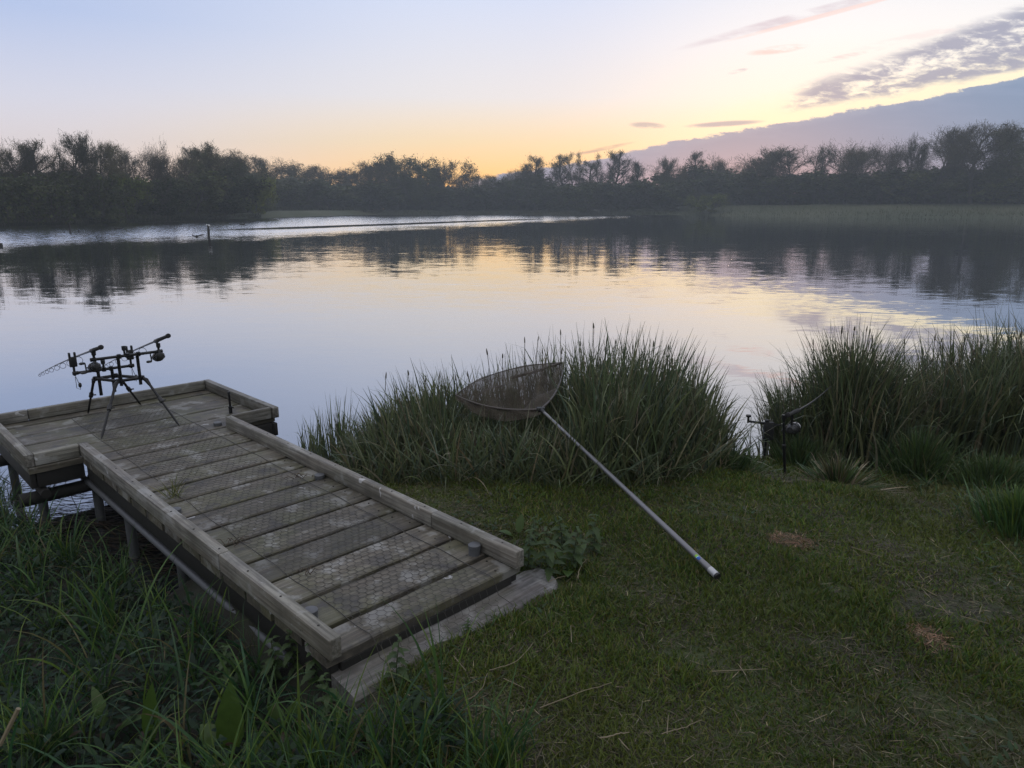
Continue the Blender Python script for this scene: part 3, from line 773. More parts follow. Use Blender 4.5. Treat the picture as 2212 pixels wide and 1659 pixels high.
def rest(s, t, h):      # rubber butt rest on the rear bar
    return MB().path([J(s, t, h), J(s, t, h + .03)], .008, 8).lathe(J(s, t, h + .03), (0, 0, 1), [(0, .01), (.005, .016), (.035, .017), (.036, .013), (.02, .009)], 10).build('butt_rest', m_plast, pod)
rest(5.955, 1.49, HR); rest(5.95, 1.7, HR + .01); rest(5.94, 1.95, HR); rest(6.21, 1.61, HF + .01)
def alarm(s, t, h):
    mb = MB().path([J(s, t, h - .02), J(s, t, h + .06)], .009, 8)
    c_ = J(s, t, h + .1); e = (J(s, t + 1, 0) - J(s, t, 0)); f = (J(s + 1, t, 0) - J(s, t, 0))
    M = Matrix((e.normalized(), f.normalized(), Vector((0, 0, 1)))).transposed()
    sub = MB().box((-.026, -.014, -.05), (.026, .014, .03), .006); sub.box((-.026, -.012, .025), (-.011, .012, .065), .005); sub.box((.011, -.012, .025), (.026, .012, .065), .005)
    mb.add([M @ Vector(q) + c_ for q in sub.v], sub.f)
    return mb.build('bite_alarm', m_plast, pod)
AL = [(6.215, 1.405), (6.20, 1.81)]
for (s, t) in AL:
    o = alarm(s, t, HF)
    mb = MB().path([J(s - .01, t, HF - .02), J(s - .02, t + .02, HF - .1), J(s - .02, t + .02, HF - .13), J(s, t, HF - .12), J(s, t, HF - .03)], .0022, 5)
    mb.lathe(J(s - .02, t + .02, HF - .115), (0, 0, 1), [(0, .004), (.01, .012), (.03, .012), (.04, .004)], 8); mb.build('swinger', m_plast, o)

# rods
def aim(A, u, v, L_):
    lo_, hi_ = A.y, A.y + 4
    for _ in range(40):
        m_ = (lo_ + hi_) / 2
        if (P(u, v, m_) - A).length > L_: hi_ = m_
        else: lo_ = m_
    return P(u, v, lo_)
def rod(label, A, B, butt, length, bail_side, gone=0.0):
    """A: point over the rear rest, B: over the alarm; axis runs A->B to the tip"""
    d = (B - A).normalized(); b0 = A - d * butt
    r = empty('fishing_rod', b0, label, 'fishing rod')
    q = lambda x: d * x
    up = (Vector((0, 0, 1)) - d * d.z).normalized(); side = d.cross(up).normalized()
    MB().lathe(q(0), d, [(0, .010), (.004, .018), (.03, .018), (.036, .0125), (.045, .0135), (butt * .55, .0135), (butt * .6, .0145), (butt - .05, .0145)], 12).build('handle', m_foam, r)
    MB().lathe(q(butt - .05), d, [(0, .012), (.01, .0155), (.13, .0155), (.15, .0095)], 12).build('reel_seat', m_plast, r)
    bend = lambda x: d * x + Vector((0, 0, -.02)) * max(0, (x - .8)) ** 2 * .3
    xs = np.linspace(butt + .08, length, 14)
    MB().path([bend(x) for x in xs], [.0085 - .0065 * ((x - xs[0]) / (xs[-1] - xs[0])) for x in xs], 8).build('blank', m_carbon, r)
    gs = [.95, 1.35, 1.75, 2.1, 2.45, 2.75, 3.05, 3.3, length]
    for i, x in enumerate([g for g in gs if g <= length]):
        R = max(.010, .03 - .0028 * i); c_ = bend(x) - up * (R + .008)
        mb = MB().ring(c_, d, R, .0021, 14, 5); mb.path([bend(x) - side * .006, c_ + up * R * .7 - side * R * .6], .0015, 4); mb.path([bend(x) + side * .006, c_ + up * R * .7 + side * R * .6], .0015, 4)
        mb.build('guide_ring', m_blk, r)
    # reel under the seat
    rl = empty('reel_root', (0, 0, 0), None, None)
    bpy.data.objects.remove(rl)
    base = q(butt + .03)
    c_ = base - up * .125
    mb = MB().path([base - d * .035 - up * .012, base + d * .04 - up * .012], .006, 8)
    mb.path([base - up * .012, base - up * .06 - d * .004, c_ + up * .02 - d * .02], [.009, .008, .013], 8)
    mb.lathe(c_ - d * .05, d, [(-.012, .008), (-.01, .02), (.02, .03), (.05, .032), (.058, .02)], 14)
    mb.lathe(c_ - d * .02 - side * .03, side, [(0, .02), (.01, .025), (.05, .025), (.06, .02)], 12)
    body = mb.build('reel', m_plast, r)
    MB().lathe(c_ + d * .012, d, [(0, .034), (.004, .039), (.02, .04), (.026, .033), (.06, .031), (.064, .038), (.07, .038), (.076, .02), (.084, .012)], 16).build('spool', m_blk, body)
    mb = MB(); pts = []
    for i in range(13):
        a = PI * i / 12
        pts.append(c_ + d * (.03 + .055 * math.sin(a)) + side * .05 * math.cos(a) * 1.0 - up * bail_side * .03 * math.sin(a))
    mb.path(pts, .0018, 5); mb.build('bail_arm', m_steel, body)
    hs = -side
    mb = MB().path([c_ - d * .02 + hs * .02, c_ - d * .02 + hs * .07], .005, 8); mb.path([c_ - d * .02 + hs * .068 + up * .035, c_ - d * .02 + hs * .068 - up * .035], .005, 8)
    for sg in (1, -1): mb.lathe(c_ - d * .02 + hs * .066 + up * .035 * sg, hs, [(0, .005), (.008, .009), (.03, .0105), (.04, .007)], 8)
    mb.build('reel_handle', m_plast, body)
    return r
RA, RB = jw(5.955, 1.49, DZ + .612), jw(5.94, 1.95, DZ + .63)
rod('fishing rod with big black reel on the left of the rod pod', RA, aim(RA, 84, 800, 3.0), .3, 3.3, 1)
rod('fishing rod with big black reel on the right of the rod pod, highest butt end', RB, aim(RB, 208, 791, 3.0), .36, 3.36, 1)
# short stick rest at the right end of the jetty
bs = empty('bank_stick', jw(5.66, 2.36, DZ), 'short black bank stick stub upright on the jetty near its right end', 'bank stick')
MB().lathe((0, 0, 0), (0, 0, 1), [(0, .014), (.055, .014), (.056, .009), (.165, .009)], 12).lathe((0, 0, .045), (0, 0, 1), [(0, .016), (.015, .016)], 10).path([(0, 0, .05), (.03, -.01, .05)], .006, 6).build('stem', m_blk, bs)
MB().lathe((0, 0, .16), (0, 0, 1), [(0, .01), (.003, .013), (.022, .013), (.024, .009)], 10).build('socket', m_plast, bs)

# lone rod on two bank sticks at the water's edge
pa = G(1692, 1056, .25); pa.z = g1(pa.x, pa.y)
pb = G(1648, 1006, .12); pb.z = g1(pb.x, pb.y)
ta = P(1693, 905, pa.y + .02); tb = P(1660, 915, pb.y)
s1 = empty('bank_stick', pa, 'tall black bank stick at the water edge carrying the butt of the lone rod', 'bank stick')
MB().path([(0, 0, -.05), (0, 0, .02), (ta - pa) * .5], [.003, .010, .0105], 10).path([(ta - pa) * .5, ta - pa], .008, 10).build('stem', m_blk, s1)
MB().lathe((ta - pa) * .48, (ta - pa), [(0, .011), (.004, .014), (.03, .014), (.034, .01)], 10).build('collar', m_plast, s1)
MB().lathe(ta - pa, (0, 0, 1), [(-.01, .009), (.0, .014), (.03, .015), (.031, .01)], 10).build('butt_rest', m_plast, s1)
s2 = empty('bank_stick', pb, 'black bank stick with a long cross bar standing nearer the water than the other', 'bank stick')
MB().path([(0, 0, -.1), (0, 0, .02), tb - pb], [.003, .0095, .0095], 10).build('stem', m_blk, s2)
c0 = P(1616, 910, pb.y - .05) - pb; c1 = P(1712, 922, pb.y + .12) - pb
MB().path([c0, c1], .0095, 8).build('cross_bar', m_blk, s2)
MB().path([c0 - Vector((0, 0, .012)), c0 + Vector((0, 0, .04))], .009, 8).lathe(c0 + Vector((0, 0, .035)), (0, 0, 1), [(0, .01), (.003, .02), (.018, .021), (.019, .014)], 10).build('butt_rest', m_plast, s2)
hb = tb - pb
MB().box((hb.x - .035, hb.y - .02, hb.z - .14), (hb.x + .045, hb.y + .02, hb.z + .015), .008).box((hb.x - .03, hb.y - .018, hb.z + .013), (hb.x + .0, hb.y + .018, hb.z + .035), .005).build('bite_alarm', m_plast, s2)
A = P(1712, 892, pa.y + .02); B = P(1768, 868, pa.y + .55)
lone = empty('fishing_rod', A, 'lone fishing rod with a reel on bank sticks in front of the sedge', 'fishing rod')
d = (B - A).normalized(); up = (Vector((0, 0, 1)) - d * d.z).normalized(); side = d.cross(up)
MB().lathe(-d * .12, d, [(0, .011), (.004, .018), (.03, .018), (.036, .013), (.13, .013), (.15, .016), (.26, .016), (.28, .01)], 12).build('handle', m_foam, lone)
pts = [d * x + Vector((0, 0, .09)) * x * x for x in np.linspace(.12, 1.0, 9)]
MB().path(pts, [.008 - .0006 * i for i in range(9)], 8).build('blank', m_carbon, lone)
c_ = Vector((.015, .02, 0)) - Vector((0, 0, .125))
mb = MB().path([(0, 0, -.012), (.005, .01, -.07), c_], [.009, .008, .013], 8); mb.lathe(c_ - d * .05, d, [(0, .02), (.02, .033), (.06, .035), (.068, .02)], 14)
mb.lathe(c_ - side * .035, side, [(0, .02), (.01, .034), (.06, .034), (.07, .02)], 14)
bd = mb.build('reel', m_plast, lone)
MB().lathe(c_ + d * .015, d, [(0, .034), (.004, .041), (.024, .042), (.03, .033), (.064, .031), (.068, .04), (.078, .04), (.084, .02)], 16).build('spool', m_blk, bd)
MB().lathe(c_ + d * .08, d, [(0, .036), (.004, .040), (.012, .040), (.014, .034)], 16).build('spool_lip', m_steel, bd)
MB().path([c_ + d * (.02 + .06 * math.sin(PI * i / 12)) + side * .055 * math.cos(PI * i / 12) - up * .02 for i in range(13)], .002, 5).build('bail_arm', m_steel, bd)
hs = -Vector((1, .2, 0)).normalized()
MB().path([c_ + hs * .02, c_ + hs * .08, c_ + hs * .085 + Vector((0, 0, -.04))], .0035, 6).path([c_ + hs * .085 + Vector((0, 0, .045)), c_ + hs * .085 + Vector((0, 0, -.045))], .0035, 6).build('reel_handle', m_steel, bd)

# ------------------------------------------------------------------ landing net
butt = G(1551, 1246, .475); spr = P(1168, 884, 4.9)
tL = P(984, 853, 5.2); tR = P(1217, 783, 5.75); bk = P(1080, 800, 5.75)
net = empty('landing_net', butt, 'brown landing net with long grey handle resting across the sedge', 'landing net')
lo = lambda p: p - butt
d = (spr - butt).normalized(); Ln = (spr - butt).length
m_pole = simple('grey_carbon_pole', (.2, .195, .2, 1), .3, .45, .15, 8, .02)
MB().lathe(d * .045, d, [(0, .0165), (.06, .0165), (.065, .0155), (.75, .0150), (.755, .0135), (1.25, .013), (1.255, .0115), (Ln - .05, .0105)], 16).build('handle', m_pole, net)
MB().lathe(d * 0, d, [(0, .0165), (.004, .0178), (.01, .018), (.012, .017)], 16).build('butt_cap', m_plast, net)
MB().lathe(d * .011, d, [(0, .0171), (.05, .0171)], 16).build('end_band', simple('pale_end_band', (.45, .45, .47, 1), .35, .3, .1, 20, 0), net)
m_st, k, b = mat('blue_green_sticker')
co = k.node('ShaderNodeTexCoord').outputs['Object']
pr = k.m('DIVIDE', k.m('SUBTRACT', k.xyz(co)[1], d.y * .132), d.y * .036)
k.put(b.inputs['Base Color'], k.ramp(pr, [(0, (.02, .1, .45, 1)), (.3, (.3, .6, .7, 1)), (.42, (.25, .5, .03, 1)), (1, (.3, .5, .03, 1))], 'CONSTANT')); b.inputs['Roughness'].default_value = .4
ref = d.cross(Vector((0, 0, 1))).normalized(); w_ = ref.cross(d).normalized()
vs = []; 
for xx in (.132, .168):
    for a in np.linspace(-.45, .45, 7):
        aa = a + PI * .72; vs.append(d * xx + (ref * math.cos(aa) * 1 + w_ * math.sin(aa)) * .0172)
mb = MB(); mb.add(vs, [(i, i + 1, i + 8, i + 7) for i in range(6)]); mb.build('sticker', m_st, net)
mb = MB().path([d * (Ln - .06), d * (Ln - .02), d * (Ln + .02)], [.012, .015, .012], 10)
mb.box([lo(spr)[i] - (.03, .02, .014)[i] for i in range(3)], [lo(spr)[i] + (.03, .02, .014)[i] for i in range(3)], .006)
mb.build('spreader_block', m_plast, net)
def bez(a, c_, b_, n=14): return [a * (1 - t) ** 2 + c_ * 2 * t * (1 - t) + b_ * t * t for t in np.linspace(0, 1, n)]
armL = bez(lo(spr), lo(P(1060, 893, 4.95)), lo(tL)); armR = bez(lo(spr), lo(P(1215, 850, 5.2)), lo(tR))
m_arm = simple('dark_brown_frame', (.06, .048, .042, 1), .4, 0, .2, 30, 0)
MB().path(armL, [.009 - .003 * i / 13 for i in range(14)], 8).build('frame_arm', m_arm, net)
MB().path(armR, [.009 - .003 * i / 13 for i in range(14)], 8).build('frame_arm', m_arm, net)
cord = bez(lo(tL), lo(P(1060, 790, 5.7)), lo(tR), 14)
MB().path(cord, .004, 6).build('front_cord', m_arm, net)
MB().path([lo(P(1105, 816, 5.62)), lo(P(1160, 802, 5.68)), lo(P(1213, 783, 5.74))], [.013, .012, .009], 8).build('rolled_edge', m_arm, net)
# net bag: surface spanned between arms and cord, sagging with folds
rim = armL[::-1][:-1] + armR       # tL -> spr -> tR
N1, N2 = 40, 26
def samp(pts, f):
    x = f * (len(pts) - 1); i = min(int(x), len(pts) - 2); return pts[i].lerp(pts[i + 1], x - i)
vs = []
for i in range(N1 + 1):
    for j in range(N2 + 1):
        f, g = i / N1, j / N2
        p = samp(rim, f).lerp(samp(cord, f), g)
        sag = (math.sin(PI * g) ** .8) * (math.sin(PI * f) ** .6)
        fold = .05 * math.sin(f * 19 + 3 * math.sin(g * 5)) * sag + .02 * math.sin(g * 15 + f * 9) * sag
        hump = .13 * math.exp(-((f - .28) / .13) ** 2 - ((g - .62) / .25) ** 2) + .10 * math.exp(-((f - .72) / .12) ** 2 - ((g - .55) / .3) ** 2)
        vs.append(p + Vector((.04 * math.sin(g * 8 + f * 7) * sag, .0, -.10 * sag + hump + fold)))
fs = [(i * (N2 + 1) + j, (i + 1) * (N2 + 1) + j, (i + 1) * (N2 + 1) + j + 1, i * (N2 + 1) + j + 1) for i in range(N1) for j in range(N2)]
m_net, k, b = mat('brown_net_mesh')
co = k.node('ShaderNodeTexCoord').outputs['Object']
nn = k.noise(co, 18, 4, .6)
k.put(b.inputs['Base Color'], k.mix(nn, (.028, .021, .015, 1), (.06, .047, .034, 1))); b.inputs['Roughness'].default_value = .8
tp = k.node('ShaderNodeBsdfTransparent'); mx = k.node('ShaderNodeMixShader')
k.put(mx.inputs[0], k.m('MULTIPLY_ADD', nn, .6, .46)); k.l.new(tp.outputs[0], mx.inputs[1]); k.l.new(b.outputs[0], mx.inputs[2]); k.l.new(mx.outputs[0], k.n['Material Output'].inputs['Surface'])
mb = MB(); mb.add(vs, fs); mb.build('net_bag', m_net, net)
# hem that hangs under the left arm
vs = []
for i in range(15):
    p = samp(armL, i / 14)
    dr = .06 * math.sin(PI * min(1, i / 14 * 1.05)) ** .7 + .02
    for j in range(5): vs.append(p + Vector((0, -.01 * j + .012 * math.sin(i * 1.3 + j), -dr * j / 4)))
fs = [(i * 5 + j, (i + 1) * 5 + j, (i + 1) * 5 + j + 1, i * 5 + j + 1) for i in range(14) for j in range(4)]
mb = MB(); mb.add(vs, fs); mb.build('net_skirt', m_net, net)

# ------------------------------------------------------------------ nettles, docks and low leaves
def leaf_mesh(mb, base, d, n_, length, width, droop, serr=0, seg=7, cup=.0):
    """leaf blade from base along d with surface normal n_"""
    d = d.normalized(); side = d.cross(n_).normalized(); n_ = side.cross(d)
    vs, fs = [], []
    for i in range(seg + 1):
        t = i / seg
        w = width * .5 * (math.sin(PI * min(1, t ** .75)) ** .8 if 0 < t < 1 else .03)
        if serr and 0 < i < seg: w *= 1 + serr * (1 if i % 2 else -1)
        c_ = base + d * length * t - Vector((0, 0, 1)) * droop * length * t * t
        vs += [c_ - side * w + n_ * cup * w, c_, c_ + side * w + n_ * cup * w]
    for i in range(seg):
        a = i * 3; fs += [(a, a + 1, a + 4, a + 3), (a + 1, a + 2, a + 5, a + 4)]
    mb.add(vs, fs)
m_net_leaf = simple('nettle_leaf', (.05, .085, .026, 1), .65, 0, .4, 60, .3)
m_dock = simple('dock_leaf', (.05, .095, .014, 1), .42, 0, .35, 40, .3)
m_stem = simple('green_stem', (.06, .07, .03, 1), .6, 0, .3, 60, .1)
# make nettle and dock leaves thin and a little translucent
for mm in (m_net_leaf, m_dock):
    k = NT(mm.node_tree); b = k.n['Principled BSDF']; tr = k.node('ShaderNodeBsdfTranslucent')
    src = b.inputs['Base Color'].links[0].from_socket; k.l.new(src, tr.inputs['Color'])
    mx = k.node('ShaderNodeMixShader'); mx.inputs[0].default_value = .35
    k.l.new(b.outputs[0], mx.inputs[1]); k.l.new(tr.outputs[0], mx.inputs[2]); k.l.new(mx.outputs[0], k.n['Material Output'].inputs['Surface'])
def nettle_proto(seed):
    random.seed(seed)
    e = empty('nettle_plant', (0, 0, 0), 'x', 'nettle', 'nettles around the jetty')
    H = .24
    bend = random.uniform(-.05, .05)
    MB().path([(0, 0, -.03), (bend * .4, 0, H * .5), (bend, .01, H)], [.003, .0026, .0015], 6).build('stem', m_stem, e)
    mb = MB()
    for lv in range(10):
        f = (lv + 1) / 10; zc = H * f; a0 = lv * PI / 2 + random.uniform(-.3, .3)
        for s_ in (0, PI):
            a = a0 + s_; Lf = (.07 if lv < 7 else .04) * random.uniform(.8, 1.2)
            dd = Vector((math.cos(a), math.sin(a), random.uniform(-.1, .45)))
            leaf_mesh(mb, Vector((bend * f, 0, zc)), dd, Vector((0, 0, 1)), Lf, Lf * .48, random.uniform(.2, .7), .2, 11, .25)
    mb.build('leaves', m_net_leaf, e, smooth=False)
    return e
np1, np2 = nettle_proto(3), nettle_proto(8)
NETT = [((1190, 1246), 1.1, 'tallest nettle at the right end of the step board'), ((1140, 1232), .95, 'nettle leaning over the near end of the right rail'), ((1235, 1232), 1.05, 'dark nettle right of the right rail end, beside a yellow dock leaf'),
        ((1285, 1200), .95, 'nettle farthest out on the lawn from the right rail'), ((1215, 1190), .9, 'nettle standing behind the right rail end'), ((1150, 1180), .7, 'small nettle against the outer side of the right rail'),
        ((855, 1490), .8, 'nettle in front of the left part of the step board'), ((690, 1490), .9, 'nettle under the near end of the left rail'), ((640, 1460), .8, 'nettle half hidden below the left rail'), ((590, 1500), 1.0, 'broad nettle in the long grass left of the step board'),
        ((1010, 1375), .35, 'tiny nettle at the lawn edge of the step board'), ((720, 1560), .8, 'nettle in the grass below the left corner of the step board'), ((500, 1480), .9, 'nettle in the dark weeds halfway along the left rail')]
for i, ((u, v), sc, lb) in enumerate(NETT):
    p = G(u, v, .36); p = G(u, v, g1(p.x, p.y)); p.z = g1(p.x, p.y)
    src = np1 if i % 2 == 0 else np2
    if i < 2: o = src; o.location = p; o.rotation_euler = (0, 0, i * 2.1); o.scale = (sc,) * 3; o['label'] = lb
    else: dup(src, p, i * 1.7, (sc, sc, sc * random.uniform(.85, 1.1)), lb)
def dock(u, v, label, leaves, sc=.92):
    p = G(u, v, .3); p = G(u, v, g1(p.x, p.y)); p.z = g1(p.x, p.y)
    e = empty('dock_plant', p, label, 'dock plant', 'dock plants in the rough grass')
    for (a, el, Lf, wf, dr) in leaves:
        mb = MB(); dd = Vector((math.cos(a) * math.cos(el), math.sin(a) * math.cos(el), math.sin(el)))
        nn_ = Vector((-math.cos(a) * math.sin(el), -math.sin(a) * math.sin(el), math.cos(el)))
        mb.path([(0, 0, -.02), dd * .04 * sc], .003, 5)
        leaf_mesh(mb, dd * .04 * sc, dd, nn_, Lf * sc, Lf * wf * sc, dr, .05, 11, .25)
        mb.build('leaf', m_dock, e, smooth=True)
dock(500, 1648, 'largest dock plant with broad bright leaves in the near left weeds', [(1.7, 1.3, .3, .36, .05), (2.6, .75, .2, .55, .25), (.4, .7, .18, .5, .4), (4.4, .5, .2, .5, .4)])
dock(325, 1625, 'dock plant with one tall upright leaf left of the largest dock', [(1.4, 1.35, .25, .3, .0), (3.6, .6, .14, .4, .4)])
dock(235, 1600, 'dock plant with a curled yellow green leaf farthest left', [(2.4, 1.15, .25, .2, .3), (.2, .7, .16, .4, .3)])
dock(620, 1590, 'small dock plant with two leaves right of the largest dock', [(1.2, 1.1, .13, .5, .2), (2.6, 1.0, .15, .45, .2)])
dock(1228, 1236, 'dock plant with a yellow leaf among nettles at the right rail', [(.8, .75, .17, .4, .2), (4.6, .5, .12, .5, .3), (2.4, .9, .12, .4, .2)])
dock(1118, 1170, 'small bright dock plant against the right rail', [(1.2, 1.1, .13, .4, .1), (3, .6, .1, .5, .3)])
# low weeds as leaf litter of small leaves
n = 24000
x = rng.uniform(-4.2, .1, n); y = rng.uniform(1.3, 4.9, n)
ok = left_zone(x, y); x, y = x[ok], y[ok]
n = len(x); z = gz(x, y) + np.abs(rng.normal(.04, .045, n))
a = rng.uniform(0, 2 * PI, n)
V, Q, cc = blades(np.stack([x, y, z], -1), rng.uniform(.025, .07, n), a, rng.uniform(.6, 1.6, n), rng.uniform(0, .7, n), rng.uniform(.012, .026, n), pal(n, [(.014, .034, .016), (.022, .045, .016), (.011, .028, .016), (.045, .032, .02)], [5, 3, 4, .5]), K=4, tw=a + PI / 2)
o = npmesh('ground_cover', V, Q, m_leaf, col=cc, smooth=True); tag(o, 'low dark leafy weeds under the long grass', 'weeds', kind='stuff')
n = 4200
x = rng.uniform(-.6, 4, n); y = rng.uniform(1.8, 4.6, n); s, t = ST(x, y)
ok = ((t > 2.35) | (s < 1.95)) & (vnoise(x, y, 2.6, 31) + .4 * vnoise(x, y, 9, 32) > .35); x, y = x[ok], y[ok]; n = len(x); a = rng.uniform(0, 2 * PI, n)
V, Q, cc = blades(np.stack([x, y, gz(x, y) + rng.uniform(.005, .035, n)], -1), rng.uniform(.02, .05, n), a, rng.uniform(.8, 1.6, n), rng.uniform(0, .5, n), rng.uniform(.01, .02, n), pal(n, [(.03, .055, .022), (.045, .07, .03), (.06, .06, .04)], [3, 3, 1]), K=3, tw=a + PI / 2)
o = npmesh('lawn_weeds', V, Q, m_leaf, col=cc, smooth=True); tag(o, 'small flat weed leaves scattered in the short grass', 'weeds', kind='stuff')

# loose straws on the lawn
m_straw = simple('dry_straw', (.19, .155, .1, 1), .7, 0, .25, 50, .1)
STR = [[(612, 830), (735, 778), (848, 730)], [(808, 925), (860, 915), (905, 910)], [(870, 930), (900, 965)], [(165, 780), (275, 820), (400, 790), (437, 725)], [(1880, 482), (1930, 500), (1975, 512)], [(1930, 480), (1960, 520)], [(2000, 525), (2095, 552)],
       [(735, 385), (742, 350), (762, 322)], [(640, 398), (670, 383), (705, 372)], [(1180, 690), (1365, 683)], [(500, 890), (525, 855)], [(1010, 910), (1080, 890), (1145, 860)], [(440, 715), (530, 680), (588, 610)], [(2120, 250), (2160, 290), (2205, 340)],
       [(1640, 290), (1740, 325)], [(715, 595), (712, 545)], [(325, 655), (365, 710)], [(1030, 910), (1035, 840)], [(880, 945), (905, 970)], [(1085, 1000), (1120, 975)], [(1500, 860), (1560, 840)], [(490, 740), (560, 768)]]
SLB = {0: 'longest straight dry straw on the lawn in the foreground', 1: 'thick pale straw lying in the near middle of the lawn', 3: 'long curved dry stalk in front of the step board', 7: 'pale bent leaf strip on the lawn beside the nettles', 12: 'curved thin stalk leading from the step board onto the lawn', 13: 'pale stalk hanging from the tussock at the right lawn edge', 4: 'pale straw on the bare patch at right', 8: 'dry stem sticking out past the rounded end of the step board'}
for i, pl_ in enumerate(STR):
    pts = []
    for (a, b_) in pl_:
        u, v = (1000 + a / 1.1766) / 1.302, (1300 + b_ / 1.1766) / 1.302
        p = G(u, v, .47); p.z = g1(p.x, p.y) + .042; pts.append(p)
    c_ = pts[0].copy(); q = [p - c_ for p in pts]
    if len(q) > 2:
        e_ = [q[0] * 2 - q[1]] + q + [q[-1] * 2 - q[-2]]; q2 = []
        for j in range(1, len(e_) - 2):
            a, b_, c2, d2 = e_[j - 1:j + 3]
            for t in (0, .2, .4, .6, .8):
                q2.append(.5 * (2 * b_ + (c2 - a) * t + (2 * a - 5 * b_ + 4 * c2 - d2) * t * t + (3 * b_ - a - 3 * c2 + d2) * t ** 3) + Vector((random.uniform(-.003, .003), random.uniform(-.003, .003), 0)))
        q = q2 + [q[-1]]
    r = .0028 if i in (1, 7) else .0018
    o = MB().path(q, [r * (1 - .4 * j / (len(q) - 1)) for j in range(len(q))], 6).build('straw_stem', m_straw); o.location = c_
    tag(o, SLB.get(i, 'short dry straw lying loose on the grass of the bank'), 'straw', 'loose dry straws on the bank')
# snapped pale reed at the left edge
p = G(5, 1600, .4); o = MB().path([(0, 0, 0), (.05, .03, .1)], [.006, .007], 6).build('straw_stem', m_straw); o.location = P(0, 1610, 1.75); tag(o, 'broken thick pale reed end at the bottom left corner', 'straw', 'loose dry straws on the bank')

# ------------------------------------------------------------------ far trees
m_bark = simple('grey_bark', (.06, .052, .045, 1), .85, 0, .3, 3, .2)
m_twigs = simple('fine_twigs', (.055, .045, .038, 1), .85, 0, .3, 3, 0)
m_fol = leafmat('spring_leaves', .3, .6, .2)
k = NT(m_fol.node_tree)                     # every tree its own tone
for n_ in [q for q in k.n if q.type == 'VECT_MATH']:
    src = n_.inputs[0].links[0].from_socket; rd = k.node('ShaderNodeObjectInfo').outputs['Random']
    tn = k.mix(rd, (.62, .66, .7, 1), (1.5, 1.42, 1.15, 1)); k.l.new(k.mix(1.0, src, tn, 'MULTIPLY'), n_.inputs[0])

class TB:
    """tube soup of a tree: wood and leaf arrays, height scaled to 1 unit = 1 m"""
    def __init__(s): s.wv = []; s.wq = []; s.tv = []; s.tq = []; s.lp = []; s.ls = []; s.tw = []
    def tube(s, p, q, r0, r1, twig):
        d = q - p; L_ = np.linalg.norm(d)
        if L_ < 1e-6: return
        d = d / L_; a = np.cross(d, [.3, .5, .81]); a /= np.linalg.norm(a); b_ = np.cross(d, a)
        V_, Q_ = (s.tv, s.tq) if twig else (s.wv, s.wq)
        n = 3 if twig else 6; o = len(V_)
        for c_, r in ((p, r0), (q, r1)):
            for i in range(n):
                t = 2 * PI * i / n; V_.append(c_ + (a * math.cos(t) + b_ * math.sin(t)) * r)
        for i in range(n): Q_.append((o + i, o + (i + 1) % n, o + n + (i + 1) % n, o + n + i))

def branch(tb, R, p, d, L_, r, lv, P_):
    """one limb: bends, then forks; lv counts down to twigs"""
    segs = 4 if lv >= 2 else 2
    pts = [p]; dirs = [d]
    for i in range(segs):
        d = d + R.normal(0, P_['wig'], 3) + np.array([0, 0, P_['up'] * (1 if lv < 3 else .4)])
        d = d / np.linalg.norm(d); pts.append(pts[-1] + d * L_ / segs); dirs.append(d)
    for i in range(segs):
        tb.tube(pts[i], pts[i + 1], max(r * (1 - .6 * i / segs), P_['rmin']), max(r * (1 - .6 * (i + 1) / segs), P_['rmin'] * .8), lv <= 1)
    if lv == 0:
        tb.tw += [pts[1], pts[-1]]
        for _ in range(P_['leaves']):
            f = R.uniform(.1, 1.15); tb.lp.append(pts[0] + (pts[-1] - pts[0]) * f + R.normal(0, P_['spread'], 3)); tb.ls.append(R.uniform(.7, 1.3) * P_['lsize'])
        return
    nb = P_['fork'][lv]
    for j in range(nb):
        f = P_['from'] + (1 - P_['from']) * (j + R.uniform(0, .8)) / nb if lv == P_['levels'] else .25 + .75 * (j + R.uniform(0, 1)) / nb
        i = min(int(f * segs), segs - 1); g = f * segs - i
        q = pts[i] + (pts[i + 1] - pts[i]) * g
        az = R.uniform(0, 2 * PI); sp = P_['angle'] * R.uniform(.6, 1.3) * (1.0 if lv < P_['levels'] else P_['a0'])
        ax = np.cross(dirs[i + 1], [math.cos(az), math.sin(az), .2]); ax /= np.linalg.norm(ax)
        dd = dirs[i + 1] * math.cos(sp) + ax * math.sin(sp)
        sc_ = P_['ratio'] * R.uniform(.75, 1.2)
        if lv == P_['levels']: sc_ *= P_['shape'](f)
        branch(tb, R, q, dd, L_ * sc_, r * (.5 if lv < P_['levels'] else .42), lv - 1, P_)

